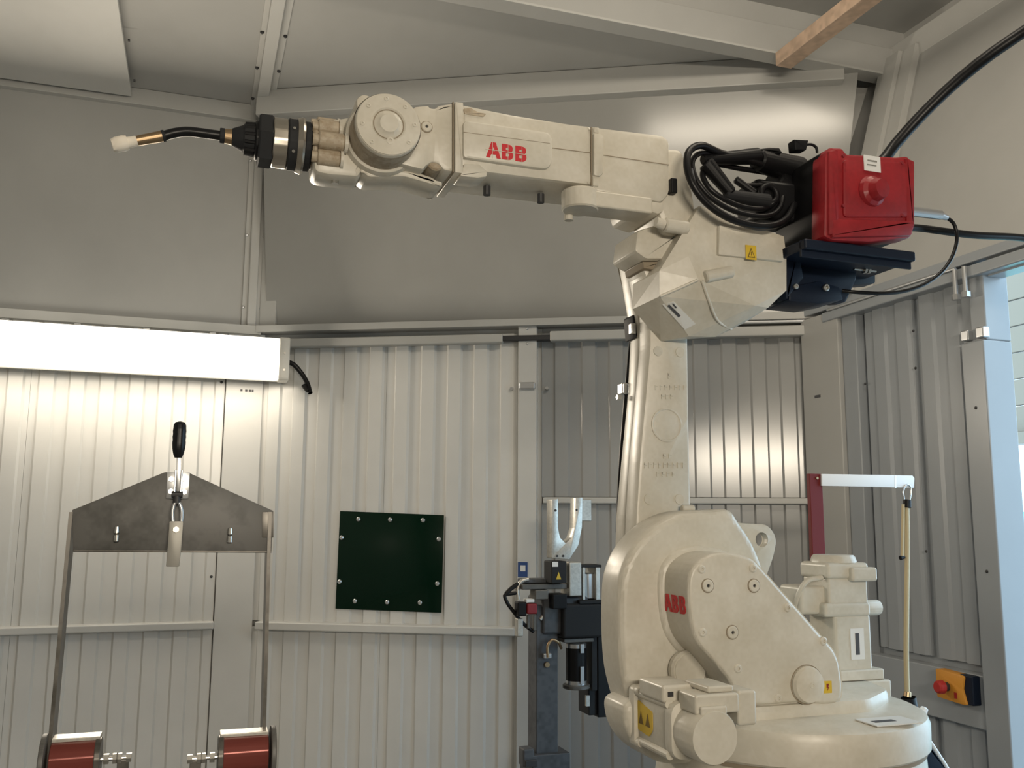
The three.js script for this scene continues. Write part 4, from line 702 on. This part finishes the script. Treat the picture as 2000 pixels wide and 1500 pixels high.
    const e = onZ(boltEnd, py, z).x; part('threaded_rod', cyl(v3(xc, y, z), v3(e, y, z), 0.0036, 0.0036, 12), M.steelBolt, g);
    for (const k of [0.22, 0.5, 0.62, 0.92]) { const x = xc + (e - xc) * k; part('nut', cyl(v3(x - 0.004, y, z), v3(x + 0.004, y, z), k > 0.9 ? 0.0075 : 0.0085, k > 0.9 ? 0.0075 : 0.0085, 6), M.steelBolt, g); }
    part('bearing_plate', extrX(circ(v2(z, y), 0.045), capRight ? a.x - 0.014 : b.x + 0.004, capRight ? a.x - 0.006 : b.x + 0.012, 0.002), M.steel, g);
    part('web', box((xc + e) / 2 + s * 0.012 - 0.009, (xc + e) / 2 + s * 0.012 + 0.009, y - 0.12, y - 0.004, z - 0.004, z + 0.002, 0.001), M.steelEdge, g);
  };
  roller(98, 193, 1490, true, 256); roller(428, 522, 1478, false, 366);
}

// ================================================================== GREEN VIEWING PANE
{
  const g = thing('viewing_pane', 'square dark green welding glass pane bolted to the corrugated wall', 'window', [0, 0, 0]);
  g.position.set(A.x, 0, A.y); g.rotation.y = -ANG2; origin.set(g, v3(0, 0, 0));
  const l = (px, py, n = 0.016) => { const d = ray(px, py), nn = v3(-Math.sin(ANG2), 0, Math.cos(ANG2)), a = v3(A.x, 0, A.y).addScaledVector(nn, n), t = a.clone().sub(CAM).dot(nn) / d.dot(nn), p = CAM.clone().addScaledVector(d, t).sub(v3(A.x, 0, A.y)); return v2(p.x * Math.cos(ANG2) + p.z * Math.sin(ANG2), p.y); };
  const cs = [[664, 998], [867, 1006], [862, 1197], [655, 1189]].map(([a, b]) => l(a, b));
  part('pane', extr(shapeOf(cs, 0.002), 0.0105, 0.016, 0.001), M.green, g, 'near-black green glass');
  for (const [a, b] of [[700, 1014], [762, 1015], [826, 1016], [667, 1050], [857, 1053], [663, 1136], [854, 1140], [693, 1174], [756, 1176], [820, 1177]]) { const p = l(a, b, 0.017); part('bolt', lathe([[0, 0], [0.009, 0], [0.009, 0.003], [0.005, 0.007], [0, 0.0075]], v3(p.x, p.y, 0.0155), ZP, 14), M.zinc, g); }
}

// ================================================================== TORCH CLEANING STATION
{
  const ZS = -2.90, o = onZ(1070, 1500, ZS), S = (a, b, z = ZS) => onZ(a, b, z);
  const t = thing('torch_cleaner', 'dark torch cleaning station on a post behind the robot with silver fork', 'machine', [o.x, 0, ZS]);
  const rect = (name, x0, y0, x1, y1, z0, z1, mat, r = 0.003, lab) => { const p = S(x0, y1, z1), q = S(x1, y0, z1); return part(name, box(p.x, q.x, p.y, q.y, z0, z1, r), mat, t, lab); };
  const pp = S(1047, 1500), pq = S(1092, 1180);
  part('post', box(pp.x, S(1090, 1400).x, 0.02, pq.y, ZS - 0.08, ZS, 0.004), M.greyPaint, t, 'dark blue-grey post');
  part('foot', box(pp.x - 0.1, pp.x + 0.18, 0, 0.02, ZS - 0.18, ZS + 0.1, 0.003), M.greyPaint, t);
  part('foot_collar', box(pp.x - 0.02, pp.x + 0.11, 0.4, S(1070, 1470).y, ZS - 0.1, ZS + 0.02, 0.004), M.greyPaint, t);
  rect('head_block', 1060, 1165, 1150, 1240, ZS - 0.14, ZS + 0.01, M.greyPaint, 0.01);
  rect('head_plate', 1100, 1178, 1178, 1248, ZS - 0.10, ZS + 0.03, M.blackMatt, 0.01);
  { const fork = new THREE.Shape(), z = ZS + 0.05; const q = (a, b) => { const p = S(a, b, z); return v2(p.x, p.y); };
    const outer = [[1077, 975], [1090, 974], [1090, 1030], [1094, 1050], [1105, 1061], [1116, 1050], [1122, 1030], [1124, 972], [1138, 971], [1137, 1030], [1130, 1065], [1112, 1093], [1077, 1090]].map(([a, b]) => q(a, b));
    const fk = part('fork', extr(shapeOf(outer, 0.004), z - 0.045, z, 0.002), M.aluminium, t, 'silver U-shaped fork plate');
    for (const [a, b] of [[1085, 997], [1126, 996], [1088, 1086], [1100, 1086]]) { const p = S(a, b, z); part('screw', cyl(v3(p.x, p.y, z), v3(p.x, p.y, z + 0.002), 0.004, 0.004, 8), M.dark, fk); }
    part('side_clamp', box(q(1139, 990).x, q(1160, 990).x, q(1140, 1018).y, q(1140, 975).y, z - 0.085, z - 0.02, 0.003), M.aluminium, fk); }
  rect('sensor_box', 1077, 1096, 1107, 1140, ZS - 0.02, ZS + 0.05, M.blackMatt, 0.004);
  rect('sensor_label', 1079, 1097, 1090, 1107, ZS + 0.05, ZS + 0.052, M.label, 0);
  { const p = S(1091, 1125, ZS + 0.051); part('warning_sign', extr(new THREE.Shape([v2(p.x - 0.009, p.y - 0.011), v2(p.x + 0.009, p.y - 0.011), v2(p.x, p.y + 0.013)]), ZS + 0.0505, ZS + 0.052, 0), M.yellow, t, 'yellow warning triangle'); }
  rect('upright_plate', 1112, 1098, 1136, 1165, ZS - 0.05, ZS + 0.03, M.aluminium, 0.004);
  { const p = S(1153, 1140); part('motor', cyl(v3(p.x - 0.001, p.y - 0.05, ZS - 0.02), v3(p.x - 0.001, p.y + 0.035, ZS - 0.02), 0.026, 0.026, 28, 0.003), M.zinc, t, 'shiny motor can'); }
  rect('motor_cage', 1164, 1108, 1172, 1172, ZS - 0.06, ZS + 0.02, M.aluminium, 0.002); rect('motor_cage', 1138, 1108, 1143, 1172, ZS - 0.06, ZS + 0.02, M.aluminium, 0.002);
  rect('cage_top', 1134, 1103, 1175, 1109, ZS - 0.06, ZS + 0.02, M.blackMatt, 0.002); rect('cage_foot', 1132, 1172, 1178, 1180, ZS - 0.06, ZS + 0.03, M.blackMatt, 0.002);
  // cutter arm reaching left
  rect('cutter_rail', 1020, 1140, 1108, 1152, ZS - 0.03, ZS + 0.02, M.steel, 0.003); rect('cutter_block', 1045, 1152, 1072, 1172, ZS - 0.02, ZS + 0.03, M.steelEdge, 0.004); rect('cutter_body', 1080, 1160, 1108, 1190, ZS - 0.02, ZS + 0.045, M.black, 0.004);
  rect('bracket', 1022, 1130, 1080, 1140, ZS - 0.06, ZS + 0.0, M.greyPaint, 0.004); rect('cylinder_cap', 1028, 1170, 1044, 1177, ZS + 0.0, ZS + 0.03, M.label, 0.002); rect('red_valve', 1030, 1179, 1050, 1200, ZS + 0.0, ZS + 0.035, M.redDark, 0.005, 'dull red valve'); rect('black_valve', 1012, 1176, 1029, 1204, ZS - 0.01, ZS + 0.03, M.black, 0.004);
  rect('pin', 1030, 1201, 1035, 1228, ZS + 0.0, ZS + 0.012, M.steelEdge, 0.002); rect('pin', 1042, 1201, 1048, 1232, ZS + 0.0, ZS + 0.012, M.steelEdge, 0.002); rect('lower_valve', 1010, 1208, 1022, 1244, ZS - 0.01, ZS + 0.02, M.aluminium, 0.004);
  part('hook', tubePx([[1012, 1172, ZS], [1011, 1150, ZS], [1018, 1136, ZS], [1032, 1131, ZS]], 0.007, 24, 10), M.aluminium, t);
  part('hose', tubePx([[1010, 1158, ZS], [996, 1160, ZS], [986, 1162, ZS], [990, 1176, ZS], [1004, 1196, ZS], [1022, 1218, ZS], [1042, 1234, ZS]], 0.006, 50, 10), M.rubber, t, 'black air hose'); part('hose', tubePx([[1012, 1140, ZS], [998, 1150, ZS], [988, 1160, ZS]], 0.007, 16, 10), M.rubber, t); part('link', cyl(S(1080, 1180), S(1055, 1210), 0.006, 0.006, 10), M.aluminium, t);
  part('gland', tubePx([[1070, 1284, ZS + 0.02], [1070, 1262, ZS + 0.02], [1078, 1250, ZS + 0.02], [1090, 1254, ZS + 0.02], [1096, 1266, ZS + 0.0]], 0.005, 24, 10), M.brass, t); { const p = S(1068, 1280, ZS + 0.01); part('fitting', box(p.x - 0.013, p.x + 0.013, p.y - 0.009, p.y + 0.007, ZS, ZS + 0.02, 0.003), M.zinc, t); const q = S(1068, 1298, ZS); part('round_fitting', cyl(v3(q.x, q.y, ZS - 0.002), v3(q.x, q.y, ZS + 0.006), 0.010, 0.009, 18, 0.001), M.brass, t); }
  // spray bottle unit under the head
  rect('bottle_frame', 1102, 1246, 1160, 1256, ZS - 0.08, ZS + 0.02, M.steel, 0.003); { const p = S(1130, 1300); part('bottle', cyl(v3(p.x, S(1130, 1342).y, ZS - 0.02), v3(p.x, S(1130, 1256).y, ZS - 0.02), 0.034, 0.034, 28, 0.003), M.zinc, t, 'chrome cylinder'); part('bottle_sleeve', cyl(v3(p.x, S(1130, 1330).y, ZS - 0.02), v3(p.x, S(1130, 1266).y, ZS - 0.02), 0.0345, 0.0345, 28, 0), M.black, t); part('bottle_tray', cyl(v3(p.x, S(1130, 1346).y, ZS - 0.02), v3(p.x, S(1130, 1338).y, ZS - 0.02), 0.045, 0.045, 28, 0.002), M.steel, t); }
  rect('bright_strip', 1134, 1258, 1141, 1276, ZS + 0.016, ZS + 0.02, M.zinc, 0.001); rect('bright_strip', 1134, 1302, 1141, 1336, ZS + 0.016, ZS + 0.02, M.zinc, 0.001);
  rect('dark_column', 1156, 1240, 1166, 1350, ZS - 0.05, ZS, M.blackMatt, 0.003); rect('dark_cabinet', 1168, 1240, 1202, 1402, ZS - 0.16, ZS - 0.02, M.black, 0.004); rect('cabinet_side', 1150, 1340, 1170, 1398, ZS - 0.12, ZS - 0.03, M.blackMatt, 0.004); rect('cable_clip', 1145, 1358, 1152, 1380, ZS - 0.03, ZS - 0.02, M.aluminium, 0.001);
  rect('cable_box', 1022, 1462, 1044, 1500, ZS - 0.03, ZS + 0.02, M.greyPaint, 0.006); rect('tap', 1026, 1484, 1050, 1500, ZS + 0.02, ZS + 0.03, M.dark, 0.003);
}
{ // blue sticker on the wall post behind the station
  const g = thing('blue_sticker', 'small blue square sticker with white figure on wall post', 'sticker', [0, 0, 0]); g.position.set(A.x, 0, A.y); g.rotation.y = -ANG2; origin.set(g, v3(0, 0, 0));
  part('backing', box(1.168, 1.208, 1.365, 1.425, 0.0352, 0.0365, 0), M.blue, g); part('figure', box(1.178, 1.199, 1.388, 1.412, 0.0365, 0.037, 0), M.label, g);
}

// ================================================================== RED AND WHITE HANGER ARM WITH TAN CONDUIT
{
  const ZH = -2.02, o = onZ(1592, 1150, ZH);
  const t = thing('hanger_arm', 'red upright and white crossbar hanger behind the robot', 'hanger', [o.x, 0, ZH]);
  const p = onZ(1579, 925, ZH), q = onZ(1605, 950, ZH), r = onZ(1779, 942, ZH);
  part('upright', box(p.x, q.x, 0.015, p.y, ZH - 0.01, ZH + 0.004, 0.002), M.redUpright, t, 'dark red upright');
  part('foot', box(p.x - 0.03, q.x + 0.1, 0, 0.015, ZH - 0.06, ZH + 0.06, 0.002), M.redDark, t);
  part('crossbar', poly(ZH, [[1600, 926], [1776, 929], [1780, 934], [1779, 953], [1774, 953], [1600, 949]], 0.001, ZH + 0.005, ZH + 0.012, 0.001), M.whitePaint, t, 'white crossbar');
  { const s = onZ(1593, 934, ZH); part('rivet', cyl(v3(s.x, s.y, ZH + 0.003), v3(s.x, s.y, ZH + 0.008), 0.004, 0.0035, 10), M.brass, t); }
  part('bar_joint', poly(ZH + 0.006, [[1745, 929], [1747, 929], [1747, 953], [1745, 953]], 0, ZH + 0.011, ZH + 0.0128, 0), M.zinc, t);
}
{
  const ZH = -2.005, t = thing('hanging_conduit', 'tan conduit hanging straight down from the white crossbar', 'conduit', onZ(1770, 1390, ZH).toArray());
  part('hook', tubePx([[1766, 975, ZH], [1764, 960, ZH], [1771, 947, ZH], [1778, 950, ZH], [1779, 965, ZH], [1776, 978, ZH]], 0.0022, 36, 8), M.zinc, t, 'chrome snap hook');
  { const a = onZ(1771, 992, ZH), b = onZ(1772, 976, ZH); part('black_ferrule', cyl(a, b, 0.011, 0.010, 18, 0.002), M.black, t); }
  part('sheath', tubePx([[1771, 990, ZH], [1772, 1060, ZH], [1771, 1160, ZH], [1770, 1280, ZH], [1772, 1358, ZH]], 0.0068, 40, 12), M.hose, t, 'tan sheath');
  part('side_strand', tubePx([[1764, 985, ZH], [1763, 1030, ZH], [1762, 1086, ZH]], 0.0045, 20, 10), M.hose, t); { const p = onZ(1762, 1090, ZH); part('end_clip', cyl(v3(p.x - 0.006, p.y, p.z), v3(p.x + 0.006, p.y + 0.003, p.z), 0.006, 0.005, 12), M.black, t); }
  { const a = onZ(1772, 1362, ZH), b = onZ(1773, 1350, ZH); part('lower_ferrule', cyl(a, b, 0.010, 0.009, 16, 0.002), M.brass, t); }
  part('lower_sleeve', tubePx([[1774, 1362, ZH], [1778, 1385, ZH], [1779, 1408, ZH - 0.01], [1776, 1440, ZH - 0.03]], 0.019, 24, 16), M.rubber, t, 'black rubber sleeve');
}
{ const t = thing('base_cable', 'pale plug and white lead at the side of the robot base', 'cable', onZ(1800, 1420, -1.75).toArray());
  part('plug', cyl(onZ(1794, 1412, -1.74), onZ(1806, 1382, -1.74), 0.010, 0.0085, 18, 0.002), M.whitePaint, t, 'pale plug'); part('lead', tubePx([[1796, 1420, -1.76], [1815, 1446, -1.77], [1835, 1476, -1.78], [1855, 1510, -1.80], [1870, 1560, -1.82]], 0.004, 30, 8), M.whitePaint, t, 'white lead'); part('strain_relief', poly(-1.85, [[1800, 1440], [1815, 1452], [1856, 1510], [1800, 1510]], 0.002, -1.93, -1.85, 0.004), M.navy, t); }

// ================================================================== EMERGENCY STOP
{
  const xw = C.x - 0.021, s = (a, b, x = xw) => onX(a, b, x), o = s(1880, 1340), t = thing('emergency_stop', 'yellow emergency stop box with red mushroom button on wall rail', 'switch', o.toArray());
  const zl = s(1848, 1340, xw).z, zr = s(1916, 1345, xw).z, yb = s(1885, 1372, xw).y, yt = s(1885, 1312, xw).y;
  part('black_base', box(xw - 0.032, xw, yb + 0.002, yt - 0.004, (zl + zr) / 2 + 0.012, zr, 0.004), M.navy, t, 'dark base');
  part('yellow_box', extrX(shapeOf([v2(zl, yb + 0.006), v2(zr - 0.035, yb), v2(zr - 0.02, yb + 0.002), v2(zr - 0.034, (yb + yt) / 2 ), v2(zr - 0.025, yt - 0.008), v2(zr - 0.05, yt - 0.004), v2(zl, yt)], 0.006), xw - 0.04, xw - 0.001, 0.004), M.orangeYellow, t, 'orange-yellow housing');
  const bc = v3(xw - 0.04, (yb + yt) / 2 - 0.002, zl + 0.045), b = part('button_stem', cyl(bc, bc.clone().add(v3(-0.016, 0, 0)), 0.014, 0.014, 24), M.dark, t);
  part('red_button', cyl(bc.clone().add(v3(-0.014, 0, 0)), bc.clone().add(v3(-0.04, 0, 0)), 0.021, 0.019, 32, 0.005), M.estop, t, 'red mushroom button');
  { const z = zl + 0.085; part('red_mark', box(xw - 0.0405, xw - 0.0398, bc.y - 0.03, bc.y - 0.012, z - 0.012, z, 0), M.estop, t); }
}
scene.traverse(o => { if (o.isLight) o.castShadow = !o.isRectAreaLight; });
renderer.render(scene, camera);
